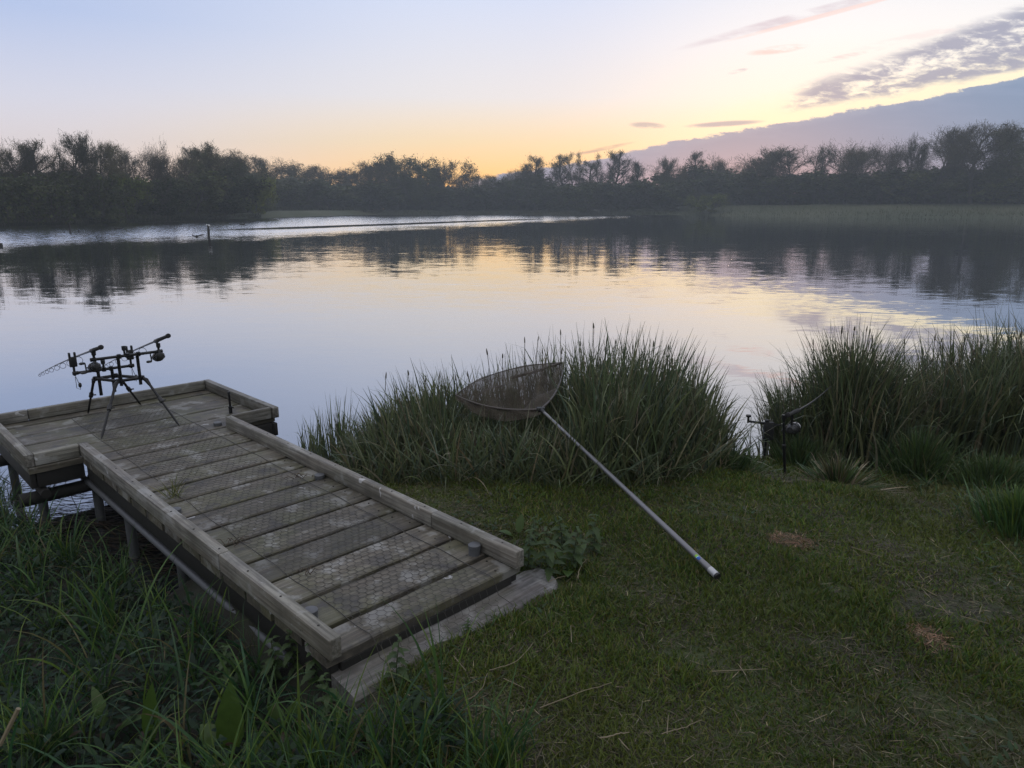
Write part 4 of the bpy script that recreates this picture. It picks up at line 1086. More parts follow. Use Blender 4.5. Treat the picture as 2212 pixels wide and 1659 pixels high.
def tree_proto(seed, H, P_, leafcol, bushy=None):
    R = np.random.default_rng(seed); tb = TB()
    stems = P_.get('stems', 1)
    for s_ in range(stems):
        a = 2 * PI * s_ / max(1, stems) + R.uniform(0, 1); off = 0 if stems == 1 else P_.get('splay', .5)
        d = np.array([math.cos(a) * off * .42, math.sin(a) * off * .42, 1.0]); d /= np.linalg.norm(d)
        branch(tb, R, np.array([math.cos(a) * .1, math.sin(a) * .1, -.3]), d, H * P_['trunk'] * R.uniform(.85, 1.0), H * P_['rad'] / stems ** .5, P_['levels'], P_)
    zmax = max(v[2] for v in tb.tv); f = H / zmax
    lp = np.array(tb.lp) * f; ls = np.array(tb.ls)
    if bushy:                                   # leafy lobes in the crown volume
        nl, z0, z1, w_ = bushy; LP = []; 
        for i in range(nl):
            zz = R.uniform(z0, z1) * H; rr = w_ * H * math.sin(PI * min(.97, max(.12, (zz / H - z0 * .4) / (1.04 - z0 * .4)))) ** .6
            a = R.uniform(0, 2 * PI); q = np.array([math.cos(a) * rr * R.uniform(.3, .92), math.sin(a) * rr * R.uniform(.3, .92), zz]); lr = R.uniform(.05, .11) * H
            m_ = int(P_.get('lobe', 110)); v = R.normal(0, 1, (m_, 3)); v /= np.linalg.norm(v, axis=1)[:, None]
            LP.append(q + v * (lr * R.uniform(.45, 1.08, (m_, 1))) * np.array([1, 1, .85]))
        lp = np.concatenate([lp] + LP); ls = np.concatenate([ls, R.uniform(.7, 1.3, len(lp) - len(ls)) * P_['lsize']])
    SV = []; nsp = P_.get('spray', 0)
    if nsp:                                     # fine twig sprays that fill the crown out
        tw = np.array(tb.tw) * f; i = R.integers(0, len(tw), nsp); q = tw[i] + R.normal(0, P_.get('sps', .45), (nsp, 3))
        cc_ = tw.mean(0); od = q - cc_; od /= np.linalg.norm(od, axis=1)[:, None]
        a = od * .6 + R.normal(0, .5, (nsp, 3)) + np.array([0, 0, .45]); a /= np.linalg.norm(a, axis=1)[:, None]
        b_ = np.cross(a, R.normal(0, 1, (nsp, 3))); b_ /= np.linalg.norm(b_, axis=1)[:, None]
        a = a * R.uniform(.2, .6, (nsp, 1)); b_ = b_ * R.uniform(.014, .03, (nsp, 1))
        SV = np.stack([q - a - b_, q - a + b_, q + a + b_ * .5, q + a - b_ * .5], 1).reshape(-1, 3)
    e = empty('tree', (0, 0, 0), 'x', 'tree')
    trunk = npmesh('trunk', np.array(tb.wv) * f, tb.wq, m_bark, e)
    nl = len(lp); nrm = R.normal(0, 1, (nl, 3)); nrm /= np.linalg.norm(nrm, axis=1)[:, None]
    a = np.cross(nrm, R.normal(0, 1, (nl, 3))); a /= np.linalg.norm(a, axis=1)[:, None]; b_ = np.cross(nrm, a)
    a = a * ls[:, None]; b_ = b_ * ls[:, None] * .6
    LV = np.stack([lp - a, lp - b_ * .8, lp + a, lp + b_], 1).reshape(-1, 3); LQ = np.arange(nl * 4).reshape(-1, 4)
    tv = np.array(tb.tv) * f; tq = np.array(tb.tq)
    lobe = (.72 + .35 * vnoise(lp[:, 0] + lp[:, 2] * .7, lp[:, 1] - lp[:, 2] * .4, 1.1, seed))[:, None]
    lc = np.array(leafcol) * R.uniform(.7, 1.35, (nl, 1)) * R.uniform(.9, 1.1, (nl, 3)) * np.clip(lobe, .45, 1.3)
    col = np.concatenate([np.tile([.05, .042, .035], (len(tv), 1)), np.repeat(lc, 4, 0)])
    if nsp:
        LV = np.concatenate([LV, SV]); LQ = np.arange(len(LV)).reshape(-1, 4)
        col = np.concatenate([col, np.repeat(np.array([.085, .078, .048]) * R.uniform(.7, 1.3, (nsp, 1)), 4, 0)])
    npmesh('crown', np.concatenate([tv, LV]), np.concatenate([tq, LQ + len(tv)]), [m_twigs, m_fol], e, col=col, midx=np.concatenate([np.zeros(len(tq), int), np.ones(len(LQ), int)]))
    e['H'] = H
    del e['H']
    return e
one = lambda f: 1.0
BASE = dict(levels=3, fork={3: 13, 2: 6, 1: 5}, angle=.62, a0=.95, ratio=.5, wig=.09, up=.05, rmin=.028, rad=.016, trunk=.92, leaves=3, spread=.22, lsize=.2, shape=lambda f: 1.25 - .85 * f)
BASE['from'] = .3
def PP(**kw):
    d = dict(BASE); d.update(kw); return d
GL = (.1, .11, .045); GD = (.075, .088, .034); GY = (.16, .19, .04)
protos = {
 'airy': tree_proto(1, 18, PP(leaves=5, lsize=.12, spray=3800), GL),
 'airy2': tree_proto(2, 18, PP(leaves=4, stems=2, splay=1.4, fork={3: 10, 2: 6, 1: 5}, lsize=.12, spray=4200), GL),
 'bare': tree_proto(3, 18, PP(leaves=1, lsize=.1, spray=3800, angle=.72, fork={3: 14, 2: 7, 1: 6}, rmin=.03), (.06, .055, .035)),
 'round': tree_proto(4, 16, PP(leaves=1, lsize=.1, spray=4600, angle=.75, a0=1.05, trunk=.75, fork={3: 14, 2: 7, 1: 6}, **{'from': .38}, shape=lambda f: 1.15 - .25 * f, ratio=.55), (.06, .055, .035)),
 'slim': tree_proto(5, 18, PP(leaves=3, lsize=.13, spray=3500, angle=.62, a0=1.0, ratio=.24, up=.03, fork={3: 18, 2: 5, 1: 4}, shape=lambda f: .5 + 1.6 * f if f < .35 else 1.35 - .8 * f, **{'from': .14}), GL),
 'slim2': tree_proto(6, 18, PP(leaves=3, lsize=.13, spray=3800, angle=.62, a0=1.0, ratio=.26, up=.03, stems=2, splay=1.0, fork={3: 14, 2: 5, 1: 4}, shape=lambda f: .6 + 1.5 * f if f < .35 else 1.35 - .8 * f, **{'from': .16}), GL),
 'leafy': tree_proto(7, 18, PP(leaves=7, lsize=.17, lobe=260, spray=3000), GD, (20, .25, .8, .27)),
 'willow': tree_proto(8, 18, PP(leaves=6, lsize=.19, lobe=230, spray=4000, stems=3, splay=2.2), GD, (60, .12, .8, .42)),
 'bush': tree_proto(9, 8, PP(leaves=5, lsize=.22, stems=4, splay=1.5, fork={3: 7, 2: 5, 1: 4}, trunk=.75), GD, (46, .08, .85, .55)),
 'bushlight': tree_proto(10, 8, PP(leaves=6, lsize=.22, stems=4, splay=1.5, fork={3: 7, 2: 5, 1: 4}, trunk=.75), GY, (34, .08, .85, .5)),
}
PH = dict(airy=18, airy2=18, bare=18, round=16, slim=18, slim2=18, leafy=18, willow=18, bush=8, bushlight=8)
PW = {}
for kx, e in protos.items():
    me = [c_ for c_ in e.children if c_.name.startswith('crown')][0].data
    co_ = np.zeros(len(me.vertices) * 3, np.float32); me.vertices.foreach_get('co', co_); co_ = co_.reshape(-1, 3)
    PW[kx] = np.percentile(np.abs(co_[:, 0]), 88)

def shore_at(u, back):
    """point on the far bank seen at column u, that far behind the water's edge"""
    v = np.interp(u, [q[0] for q in _far], [q[1] for q in _far])
    p = G(u, float(v), 0); d = Vector((p.x, p.y, 0)).normalized()
    p = p + d * back; p.z = g1(p.x, p.y); return p
GRP = 'trees on the far bank'
# u, top v, half width px, kind, metres behind the shore, label
TR = [
 (4, 274, 62, 'airy2', 10, 'tall leafy tree cut off by the left edge of the photo'),
 (60, 318, 34, 'airy', 14, 'thin tree between the left edge tree and the tall pair beside it'),
 (86, 306, 26, 'slim', 9, 'slim pale tree right of the tree at the left edge'),
 (112, 313, 24, 'slim2', 12, 'slim forked tree left of the broad tall crown'),
 (160, 288, 40, 'airy', 8, 'broad airy crown that is highest of the left bank group'),
 (193, 291, 32, 'airy2', 12, 'two stemmed crown touching the highest left bank crown'),
 (224, 301, 28, 'airy', 9, 'right shoulder tree of the high left bank group'),
 (262, 315, 20, 'slim', 14, 'slender tree standing in the gap left of the open round crown'),
 (291, 318, 28, 'bare', 12, 'bare twiggy tree directly left of the open round crown'),
 (331, 301, 38, 'round', 10, 'open round crown on a tall bare trunk on the left bank'),
 (362, 334, 22, 'bare', 16, 'low bare tree right of the open round crown'),
 (408, 333, 24, 'bare', 12, 'thin bare tree between the round crown and the leafy left crowns'),
 (425, 322, 18, 'slim', 14, 'narrow tree left of the knobbly leafy crown'),
 (446, 320, 26, 'leafy', 10, 'leafy crown just left of the knobbly topped tree'),
 (480, 306, 32, 'leafy', 8, 'knobbly topped leafy tree, highest of the right half of the left bank'),
 (510, 326, 26, 'leafy', 10, 'leafy crown stepping down right of the knobbly topped tree'),
 (545, 342, 34, 'leafy', 22, 'wide dark crown where the left bank wood begins to drop'),
 (590, 340, 40, 'airy', 40, 'flat topped crown at the crest of the distant left ridge'),
 (640, 352, 36, 'leafy', 50, 'dark crown on the sloping ridge left of the lake bay'),
 (690, 359, 36, 'airy', 40, 'airy crown low on the sloping ridge'),
 (735, 364, 32, 'leafy', 30, 'rounded crown at the foot of the sloping ridge'),
 (775, 360, 24, 'airy', 20, 'thin tree left of the see through twiggy crown'),
 (808, 347, 34, 'bare', 12, 'see through twiggy crown against the orange sky'),
 (842, 346, 26, 'airy', 16, 'airy crown filling in left of the big domed willow'),
 (905, 321, 66, 'willow', 8, 'big domed willow rising alone in the middle of the far bank'),
 (962, 352, 26, 'airy', 10, 'airy tree on the right shoulder of the domed willow'),
 (1005, 374, 30, 'airy', 20, 'low tree right of the domed willow before the skyline gap'),
 (1030, 378, 22, 'bare', 24, 'lowest bare tree beside the gap in the skyline'),
 (1078, 378, 24, 'airy', 20, 'low tree right of the gap in the skyline'),
 (1110, 366, 28, 'bare', 14, 'bare bushy tree leading up from the skyline gap'),
 (1132, 358, 22, 'airy', 12, 'airy tree left of the first birch spire'),
 (1156, 339, 17, 'slim', 10, 'first birch spire right of the skyline gap'),
 (1182, 350, 17, 'slim2', 12, 'birch spire between the first spire and the tall pair'),
 (1216, 335, 18, 'slim', 10, 'left spire of the tall birch pair before the cloud edge'),
 (1246, 330, 20, 'slim2', 12, 'right spire of the tall birch pair before the cloud edge'),
 (1272, 350, 16, 'slim', 10, 'short birch between the two birch pairs'),
 (1298, 329, 20, 'slim2', 10, 'left birch of the pair standing against the cloud tip'),
 (1326, 328, 18, 'slim', 12, 'right birch of the pair standing against the cloud tip'),
 (1368, 351, 18, 'slim', 10, 'small lone birch right of the birch pair at the cloud tip'),
 (1416, 341, 22, 'airy', 12, 'left half of the paired airy crowns in the middle right'),
 (1448, 338, 24, 'airy2', 10, 'right half of the paired airy crowns in the middle right'),
 (1498, 329, 15, 'slim', 12, 'isolated slim tree above the low green dome'),
 (1566, 334, 34, 'round', 20, 'round bare crown right of the low green dome'),
 (1618, 340, 26, 'airy', 14, 'airy crown left of the broad twiggy tree'),
 (1655, 315, 46, 'bare', 12, 'broad twiggy tree that starts the high right wood'),
 (1712, 322, 34, 'airy', 14, 'airy tree right of the broad twiggy tree'),
 (1752, 320, 24, 'slim2', 16, 'thin forked tree in the gap left of the wide fan crown'),
 (1822, 299, 52, 'round', 10, 'wide fan shaped crown on the right bank'),
 (1862, 318, 26, 'airy', 16, 'thin crown between the fan crown and the bare dome'),
 (1900, 298, 38, 'round', 12, 'domed bare crown with fine branches right of the fan crown'),
 (1944, 305, 22, 'airy', 12, 'small crown in the dip right of the domed bare crown'),
 (1966, 290, 26, 'airy2', 14, 'two stemmed airy tree left of the tall right hand trees'),
 (2008, 272, 34, 'airy', 10, 'tall airy tree with the first high top on the right'),
 (2042, 278, 28, 'bare', 13, 'tall bare tree between the two highest right crowns'),
 (2092, 262, 52, 'bare', 8, 'highest tree of the right bank with spreading bare limbs'),
 (2140, 276, 28, 'airy2', 14, 'airy crown right of the highest right bank tree'),
 (2172, 265, 40, 'leafy', 10, 'dense dark crown near the right edge'),
 (2206, 270, 30, 'airy', 9, 'airy crown cut off by the right edge of the photo'),
 # bushes on the water's edge
 (278, 372, 42, 'bushlight', 2, 'bright green willow bush hanging over the water on the left bank'),
 (205, 378, 48, 'bush', 3, 'dark bush left of the bright green willow bush'),
 (90, 372, 55, 'bush', 3, 'dark wide bush below the slim left bank trees'),
 (20, 372, 55, 'bush', 3, 'dark bush below the tree at the left edge'),
 (355, 388, 42, 'bush', 4, 'dark low bush below the open round crown'),
 (420, 372, 45, 'bush', 4, 'dark bush below the thin bare left bank tree'),
 (490, 368, 48, 'bush', 4, 'dark bush below the knobbly topped tree'),
 (553, 382, 32, 'bushlight', 1, 'green bush at the right end of the left bank promontory'),
 (628, 388, 50, 'bush', 6, 'rounded dark bush alone right of the promontory'),
 (720, 398, 48, 'bush', 8, 'grey bush left of the domed willow at the far shore'),
 (800, 392, 48, 'bush', 6, 'bush touching the left foot of the domed willow'),
 (985, 402, 48, 'bush', 8, 'low bush touching the right foot of the domed willow'),
 (1060, 408, 40, 'bush', 8, 'lowest bush under the gap in the skyline'),
 (1128, 378, 36, 'bush', 6, 'tall blocky dark bush below the first birch spire'),
 (1200, 396, 40, 'bush', 7, 'bush below the tall birch pair'),
 (1271, 390, 38, 'bush', 3, 'round dark bush standing forward below the birches'),
 (1345, 396, 42, 'bush', 7, 'bush below the small lone birch'),
 (1425, 388, 46, 'bush', 8, 'bush below the paired airy crowns'),
 (1512, 362, 62, 'bush', 22, 'low wide green dome below the isolated slim tree'),
 (1527, 417, 32, 'bushlight', 3, 'small pale round bush alone on the grassy right bank'),
 (1610, 372, 52, 'bush', 16, 'bush below the round bare crown on the right'),
 (1700, 372, 52, 'bush', 14, 'bush below the airy tree in the right wood'),
 (1790, 372, 52, 'bush', 14, 'bush under the left side of the fan crown'),
 (1880, 366, 52, 'bush', 13, 'bush under the domed bare crown'),
 (1965, 362, 50, 'bush', 13, 'bush under the two stemmed airy tree on the right'),
 (2035, 386, 46, 'bush', 10, 'lower bush under the tall bare tree on the right'),
 (2128, 390, 42, 'bushlight', 9, 'pale green bush in front of the highest right bank trees'),
 (2200, 372, 46, 'bush', 10, 'dark bush at the right edge of the far bank'),
]
NAMES = dict(airy='airy_tree', airy2='airy_tree', bare='bare_tree', round='round_tree', slim='birch_tree', slim2='birch_tree', leafy='leafy_tree', willow='willow_tree', bush='bush', bushlight='willow_bush')
used = set()
for i, (u, v, wpx, kd, back, lb) in enumerate(TR):
    back += 0 if u < 565 or back < 4 else (6 if u < 1450 else 26)
    p = shore_at(u, back)
    top = P(u, v, p.y); h = top.z - p.z + .2
    dist = math.hypot(p.x, p.y); wm_ = wpx * (p.y * ct) / F * (1.25 if kd.startswith('slim') else 1.08)
    sz = h / PH[kd]; sx_ = wm_ / PW[kd]
    src = protos[kd]
    cat_ = 'bush' if 'bush' in kd else 'tree'
    g_ = 'bushes on the far bank' if cat_ == 'bush' else GRP
    if kd not in used: o = src; used.add(kd)
    else: o = dup(src, (0, 0, 0))
    o.location = p - Vector((0, 0, .2)); o.rotation_euler = (0, 0, random.uniform(0, 6.28)); o.scale = (sx_, sx_, sz)
    o.name = NAMES[kd]; o['label'] = lb; o['category'] = cat_; o['group'] = g_

# dense wood behind and below the separate crowns
MASS = [(-60, 335), (0, 340), (60, 352), (130, 345), (200, 340), (260, 356), (300, 366), (345, 366), (400, 372), (440, 352), (480, 345), (530, 350), (580, 350), (640, 358), (690, 366), (740, 372), (800, 378), (840, 368), (880, 352), (940, 358), (990, 388), (1055, 398), (1100, 386), (1150, 380), (1220, 374), (1300, 374), (1380, 372), (1450, 366), (1520, 364), (1600, 358), (1680, 352), (1760, 352), (1850, 345), (1930, 345), (2000, 334), (2080, 328), (2150, 318), (2220, 315), (2290, 312)]
R = np.random.default_rng(77); LP = []; LS = []; LC = []
cores_v, cores_q = [], []
ico = bmesh.new(); bmesh.ops.create_icosphere(ico, subdivisions=2, radius=1); icv = np.array([q.co[:] for q in ico.verts]); icf = np.array([[q.index for q in f.verts] for f in ico.faces]); ico.free()
u = -70.0
while u < 2290:
    step = R.uniform(7, 13); u += step
    p = shore_at(min(max(u, -60), 2270), R.uniform(17, 34) if u < 565 else R.uniform(26, 46) if u < 1450 else R.uniform(50, 72)); 
    tv = np.interp(u, [q[0] for q in MASS], [q[1] for q in MASS]) + (17 if u < 1400 else 22) + abs(R.normal(0, 10))
    top = P(u, tv, p.y).z; zb = p.z
    Hh = max(2.0, top - zb); zc = zb
    rr0 = R.uniform(1.6, 3.0) * p.y / 200 + .8
    levels = max(2, int(Hh / (rr0 * 1.1)))
    for j in range(levels):
        rr = rr0 * R.uniform(.8, 1.2) * (1 - .25 * j / levels)
        cz = zb + (Hh - rr) * (j + .4) / (levels - .6) if levels > 1 else zb + Hh * .5
        cz = min(cz, top - rr * .8)
        q = np.array([p.x + R.normal(0, rr * .35), p.y + R.normal(0, rr * .6), cz])
        m_ = int(95 * (200 / p.y) ** .3); v = R.normal(0, 1, (m_, 3)); v /= np.linalg.norm(v, axis=1)[:, None]
        LP.append(q + v * rr * R.uniform(.72, 1.12, (m_, 1))); LS.append(R.uniform(.5, 1.3, m_) * .0019 * p.y)
        LC.append(np.array([(.04, .046, .024), (.032, .038, .022), (.05, .056, .026), (.046, .042, .03)][R.integers(0, 4)]) * R.uniform(.65, 1.35, (m_, 1)) * R.uniform(.85, 1.1))
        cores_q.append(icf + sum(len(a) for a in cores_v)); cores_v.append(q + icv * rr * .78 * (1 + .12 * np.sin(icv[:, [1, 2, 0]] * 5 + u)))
lp = np.concatenate(LP); ls = np.concatenate(LS); lc = np.concatenate(LC); nl = len(lp)
nrm = R.normal(0, 1, (nl, 3)); nrm /= np.linalg.norm(nrm, axis=1)[:, None]
a = np.cross(nrm, R.normal(0, 1, (nl, 3))); a /= np.linalg.norm(a, axis=1)[:, None]; b_ = np.cross(nrm, a)
a = a * ls[:, None]; b_ = b_ * ls[:, None] * .6
LV = np.stack([lp - a, lp - b_ * .8, lp + a, lp + b_], 1).reshape(-1, 3); LQ = np.arange(nl * 4).reshape(-1, 4)
tri = np.concatenate([LQ[:, [0, 1, 2]], LQ[:, [0, 2, 3]]])
cv = np.concatenate(cores_v); cq = np.concatenate(cores_q)
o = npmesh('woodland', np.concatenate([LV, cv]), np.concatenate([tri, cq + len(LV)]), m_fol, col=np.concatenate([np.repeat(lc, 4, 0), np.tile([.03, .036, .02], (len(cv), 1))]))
tag(o, 'dense dark undergrowth of the far bank that reads as one mass', 'woodland', kind='stuff')

# reeds and tall grass along the far shore
n = 15000
u = rng.uniform(-60, 2280, n); bk_ = np.abs(rng.normal(0, 1, n)) * np.where(u < 565, 1.5, np.where(u < 1450, 5, 14)) - .6
vv = np.interp(u, [q[0] for q in _far], [q[1] for q in _far])
x = np.zeros(n); y = np.zeros(n)
dvv = (vv - CY) / F; dy = ct - dvv * st_; dz = -st_ - dvv * ct; t = -CAMZ / dz
x = (u - CX) / F * t; y = dy * t; L_ = np.hypot(x, y); x = x + x / L_ * bk_; y = y + y / L_ * bk_
h = np.where(u < 565, rng.uniform(.3, .8, n), np.where(u < 1450, rng.uniform(.6, 1.7, n), rng.uniform(.3, 1.0, n))) * np.where(bk_ < .8, .8, 1)
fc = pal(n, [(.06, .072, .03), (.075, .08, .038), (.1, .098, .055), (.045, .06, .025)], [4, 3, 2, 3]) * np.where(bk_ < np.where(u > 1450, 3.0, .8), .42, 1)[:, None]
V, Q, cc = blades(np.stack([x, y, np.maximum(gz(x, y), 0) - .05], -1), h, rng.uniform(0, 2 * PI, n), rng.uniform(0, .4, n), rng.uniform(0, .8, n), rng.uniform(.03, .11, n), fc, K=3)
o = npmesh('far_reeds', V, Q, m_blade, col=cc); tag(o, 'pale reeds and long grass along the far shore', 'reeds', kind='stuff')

# ------------------------------------------------------------------ things in the lake
m_post = simple('wet_dark_post', (.02, .018, .016, 1), .6, 0, .3, 8, .2)
def lake_post(ub, vb, ut, vt, r, label, fork=False):
    p = G(ub, vb, 0); top = P(ut, vt, p.y)
    q = top - p
    mb = MB().path([(0, 0, -.6), q * .5 + Vector((.01, 0, 0)), q], [r * 1.1, r, r * .8], 8)
    if fork: mb.path([q * .45, q * .7 + Vector((.35, 0, .05)), q * .8 + Vector((.6, .1, .1))], [r * .6, r * .5, r * .2], 6); mb.path([q * .3, q * .4 + Vector((-.3, 0, .1)), q * .75 + Vector((-.35, .1, .1))], [r * .5, r * .5, r * .3], 6)
    o = mb.build('lake_post', m_post); o.location = p; return tag(o, label, 'post', 'posts standing in the lake')
lake_post(153, 503, 148, 484, .09, 'leaning stick in the rippled water at far left, taller of the leaning two')
lake_post(170.5, 502, 169.5, 496, .08, 'short stump right of the leaning stick at far left')
lake_post(139, 502.5, 139, 500, .07, 'tiny stump left of the leaning stick at far left')
pm = lake_post(450.5, 514, 449.5, 486, .1, 'straight upright post in the lake with a gull on top')
lake_post(424, 513, 425, 508, .09, 'forked snag in the lake left of the upright post', True)
lake_post(1, 534, 1, 525, .11, 'dark stump in the water cut by the left edge')
def bird(nm, loc, s, mts, label, cat, yaw, neck, tail=1.0):
    e = empty(nm, loc, label, cat, None, yaw)
    mb = MB(); B_ = [(-.5, .02, .02), (-.42, .05, .07), (-.2, .1, .14), (.1, .1, .16), (.3, .09, .12), (.4, .1, .06)]
    pts = [(x_ * s, 0, (.08 + (z_ - .05) * .6) * s) for x_, z_, r_ in B_] ; rad = [max(.01, r_) * s for _, _, r_ in B_]
    nk = [(.40 * s, 0, .12 * s), (.47 * s, 0, (.16 + neck * .5) * s), (.45 * s, 0, (.2 + neck * .85) * s), (.5 * s, 0, (.24 + neck) * s), (.58 * s, 0, (.24 + neck) * s), (.62 * s, 0, (.235 + neck) * s)]
    nr = [.055 * s, .04 * s, .04 * s, .06 * s, .045 * s, .015 * s]
    mb.path(pts + nk, rad + nr, 10)
    mb.build('body', mts[0], e)
    MB().path([(.6 * s, 0, (.235 + neck) * s), (.7 * s, 0, (.215 + neck) * s)], [.022 * s, .008 * s], 6).build('bill', mts[1], e)
    MB().path([(-.35 * s, 0, .14 * s), (-.1 * s, 0, .19 * s), (.15 * s, 0, .17 * s)], [.02 * s, .09 * s, .03 * s], 8).build('wing', mts[2], e)
    return e
m_dk = simple('dark_feathers', (.02, .018, .016, 1), .6, 0, .3, 20, 0); m_wh = simple('white_feathers', (.75, .75, .75, 1), .6, 0, .05, 20, 0); m_or = simple('orange_bill', (.5, .2, .04, 1), .5, 0, .1, 20, 0); m_gy = simple('grey_feathers', (.3, .31, .33, 1), .6, 0, .1, 20, 0)
bird('duck', G(523, 486, 0), .75, (m_dk, m_dk, m_dk), 'dark duck swimming right of the upright lake post', 'duck', 0, .1)
bird('duck', G(252, 495, 0), .6, (m_dk, m_dk, m_dk), 'left duck of the two swimming close together', 'duck', PI, .06)
bird('duck', G(259, 495, 0), .6, (m_dk, m_dk, m_dk), 'right duck of the two swimming close together', 'duck', .3, .12)
bird('swan', G(35, 483.5, 0) , 1.5, (m_wh, m_or, m_wh), 'white swan at the foot of the left bank', 'swan', PI, -.02)
gp = P(450, 486.5, pm.location.y); bird('gull', gp - Vector((0, 0, .06)), .42, (m_wh, m_or, m_gy), 'small gull perched on the upright lake post', 'gull', 2.6, .05)
for (u, v, rr, lb) in [(1305, 531, .5, 'x')]: pass


# ------------------------------------------------------------------ haze
mh = bpy.data.materials.new('morning_haze'); mh.use_nodes = True
k = NT(mh.node_tree); k.n.remove(k.n['Principled BSDF'])
pv = k.node('ShaderNodeVolumePrincipled'); pv.inputs['Color'].default_value = (.84, .92, 1, 1); pv.inputs['Density'].default_value = .0009; pv.inputs['Anisotropy'].default_value = 0
k.l.new(pv.outputs[0], k.n['Material Output'].inputs['Volume'])
mb = MB().box((-405, -65, -2.9), (405, 425, 40), 0); hz = mb.build('haze', mh, smooth=False); tag(hz, kind='stuff')

# ------------------------------------------------------------------ sky
w = bpy.data.worlds.new('World'); bpy.context.scene.world = w; w.use_nodes = True
k = NT(w.node_tree); bg = k.n['Background']
dirv = k.node('ShaderNodeTexCoord').outputs['Generated']
x, y, z = k.xyz(dirv)
el = k.m('MAXIMUM', z, 0.0)
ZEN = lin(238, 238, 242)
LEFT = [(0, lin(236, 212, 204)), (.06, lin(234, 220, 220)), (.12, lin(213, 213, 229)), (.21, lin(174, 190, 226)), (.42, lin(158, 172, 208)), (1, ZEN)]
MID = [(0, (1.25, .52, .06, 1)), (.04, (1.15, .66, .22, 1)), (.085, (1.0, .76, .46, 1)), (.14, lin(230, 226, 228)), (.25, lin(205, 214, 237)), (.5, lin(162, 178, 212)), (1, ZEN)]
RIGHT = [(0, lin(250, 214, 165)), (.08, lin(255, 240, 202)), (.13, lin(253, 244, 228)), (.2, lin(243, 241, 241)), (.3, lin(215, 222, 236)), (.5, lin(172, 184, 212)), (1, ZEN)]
az = k.m('ARCTAN2', x, y)
cl, cm, cr = k.ramp(el, LEFT), k.ramp(el, MID), k.ramp(el, RIGHT)
c = k.mix(k.ss(az, -.62, -.03), cl, cm)
c = k.mix(k.ss(az, .02, .42), c, cr)
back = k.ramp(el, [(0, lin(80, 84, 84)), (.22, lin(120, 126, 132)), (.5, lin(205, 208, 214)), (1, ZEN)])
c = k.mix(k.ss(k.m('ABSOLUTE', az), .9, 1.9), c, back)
yp = k.m('MAXIMUM', y, .05)
a_ = k.m('DIVIDE', x, yp); b_ = k.m('DIVIDE', z, yp)
front = k.ss(y, .2, .4)
ab = k.comb(a_, b_, 0.0)
def N(sx, sy, detail=4, rough=.6, loc=0.0, dist=0.0): return k.noise(k.scale(ab, (sx, sy, 1), loc=(loc, loc * .7, loc)), 1, detail, rough, dist)
# brightening above the cloud bank where the sun is rising
edge0 = k.m('MULTIPLY_ADD', a_, .178, .0455)
ed = k.m('SUBTRACT', b_, k.m('ADD', edge0, k.m('MULTIPLY_ADD', N(26, 80, 6, .74), .022, k.m('MULTIPLY_ADD', N(7, 24, 3, .6, 2.0), .018, -.02))))
glow = k.m('MULTIPLY', k.m('MULTIPLY', k.ss(ed, .05, 0.0), k.ss(a_, .1, .35)), .75)
c = k.mix(k.m('MULTIPLY', glow, front), c, (1.05, .93, .62, 1))
# pale pink wisps
def blob(a0, b0, ra, rb, slope, col, amt, sx=25, sy=120, lo=.35, hi=.62):
    global c
    da = k.m('SUBTRACT', a_, a0); db = k.m('SUBTRACT', k.m('SUBTRACT', b_, b0), k.m('MULTIPLY', da, slope))
    r2 = k.m('ADD', k.m('POWER', k.m('ABSOLUTE', k.m('DIVIDE', da, ra)), 2.0), k.m('POWER', k.m('ABSOLUTE', k.m('DIVIDE', db, rb)), 2.0))
    ms = k.m('MULTIPLY', k.ss(r2, 1.0, .15), k.ss(N(sx, sy, 4, .6, a0 * 9), lo, hi))
    c = k.mix(k.m('MULTIPLY', k.m('MULTIPLY', ms, amt), front), c, col)
blob(.36, .237, .16, .0075, .25, lin(202, 190, 202), .75, 14, 70, .25, .6)
blob(.40, .2405, .14, .0035, .25, lin(240, 200, 192), .55, 14, 60, .2, .5)
blob(.345, .2, .045, .006, .12, lin(240, 200, 195), .8)
blob(.44, .193, .05, .004, .2, lin(225, 205, 205), .7)
blob(.52, .215, .09, .006, .2, lin(240, 220, 220), .5)
blob(.18, .107, .028, .005, -.05, lin(160, 155, 170), .7, 30, 160, .3, .5)
blob(.283, .109, .06, .0042, .06, lin(142, 148, 175), .8, 30, 160, .25, .45)
blob(.12, .077, .05, .003, .2, lin(185, 160, 150), .8)
blob(.295, .174, .015, .003, .2, lin(190, 185, 195), .8)
# mottled altocumulus wedge
up_ = k.m('MULTIPLY_ADD', k.m('SUBTRACT', a_, .37), .36, .150); lo_ = k.m('MULTIPLY_ADD', k.m('SUBTRACT', a_, .37), .17, .122)
nz = N(11, 46, 6, .66, 3.0, .5); nz2 = N(34, 110, 5, .66, 8.0, .4)
wob_ = k.m('MULTIPLY_ADD', nz, .03, -.015)
wm = k.m('MULTIPLY', k.m('MULTIPLY', k.ss(k.m('SUBTRACT', b_, k.m('ADD', lo_, wob_)), -.002, .008), k.ss(k.m('SUBTRACT', k.m('ADD', up_, wob_), b_), -.006, .016)), k.ss(a_, .34, .40))
dens = k.m('ADD', k.m('MULTIPLY', nz, .55), k.m('MULTIPLY', nz2, .5))
cl_ = k.ss(k.m('ADD', dens, k.m('MULTIPLY', k.ss(a_, .35, .7), .03)), .43, .59)
c = k.mix(k.m('MULTIPLY', k.m('MULTIPLY', wm, k.ss(nz2, .62, .45)), k.m('MULTIPLY', front, .25)), c, (1.0, .95, .84, 1))
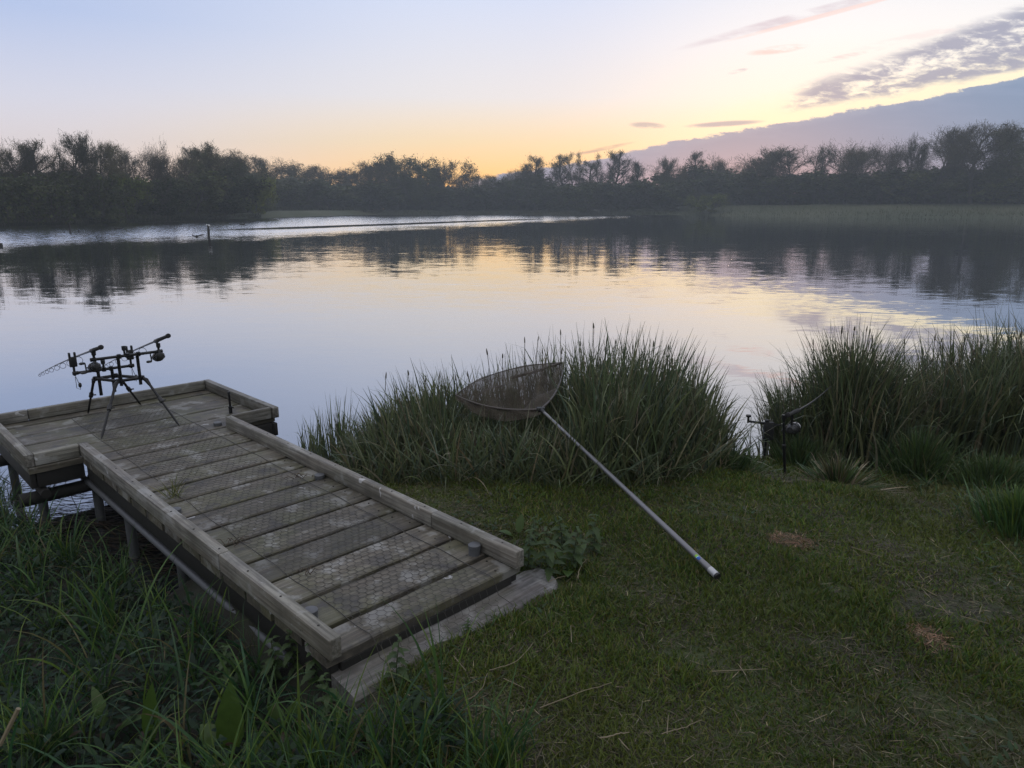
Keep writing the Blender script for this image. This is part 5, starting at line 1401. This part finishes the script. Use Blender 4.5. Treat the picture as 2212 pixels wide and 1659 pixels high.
c = k.mix(k.m('MULTIPLY', k.m('MULTIPLY', wm, cl_), k.m('MULTIPLY', front, .92)), c, k.mix(nz2, lin(112, 126, 160), lin(160, 164, 186)))
# long cloud bank low on the right
bm_ = k.m('MULTIPLY', k.ss(ed, .0016, -.0022), front)
bm_ = k.m('MULTIPLY', bm_, k.ss(a_, -.12, -.02))
bcol = k.mix(k.ss(ed, -.012, 0.0), lin(100, 136, 176), lin(116, 146, 182))
bcol = k.mix(k.m('MULTIPLY', k.ss(N(6, 40, 4, .6, 5.0), .5, .75), .35), bcol, lin(134, 158, 194))
c = k.mix(bm_, c, bcol)
c = k.mix(k.ss(z, 0.0, -.05), c, (.12, .13, .15, 1))
SUN_EL, SUN_AZ = math.radians(1.6), math.radians(17)
sk = k.node('ShaderNodeTexSky', sky_type='NISHITA'); sk.sun_disc = False; sk.sun_elevation = SUN_EL; sk.sun_rotation = SUN_AZ
skn = k.node('ShaderNodeVectorMath', operation='SCALE'); k.put(skn.inputs[0], sk.outputs[0]); skn.inputs[3].default_value = .02
c = k.mix(1.0, c, skn.outputs[0], 'ADD')
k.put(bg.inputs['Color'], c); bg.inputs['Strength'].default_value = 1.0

sl = bpy.data.lights.new('sun', 'SUN'); sl.energy = .1; sl.angle = math.radians(3); sl.color = (1, .78, .55)
so = bpy.data.objects.new('sun', sl); C.objects.link(so)
sd_ = Vector((math.sin(SUN_AZ) * math.cos(SUN_EL), math.cos(SUN_AZ) * math.cos(SUN_EL), math.sin(SUN_EL)))
so.rotation_euler = sd_.to_track_quat('Z', 'Y').to_euler()

cam = bpy.data.cameras.new('camera'); co_ = bpy.data.objects.new('camera', cam); C.objects.link(co_)
cam.sensor_width = 36; cam.lens = 36 * F / 2212; cam.clip_end = 2000; cam.clip_start = .05
co_.location = (0, 0, CAMZ); co_.rotation_euler = (PI / 2 - TH, 0, 0)
sc = bpy.context.scene; sc.camera = co_
sc.view_settings.view_transform = 'Standard'; sc.view_settings.look = 'None'; sc.view_settings.exposure = .2; sc.view_settings.gamma = 1
sc.cycles.max_bounces = 6; sc.cycles.transparent_max_bounces = 16; sc.cycles.volume_bounces = 0
sc.cycles.use_denoising = True; sc.cycles.denoising_prefilter = 'NONE'; sc.cycles.use_adaptive_sampling = False
sc.cycles.sample_clamp_indirect = 4
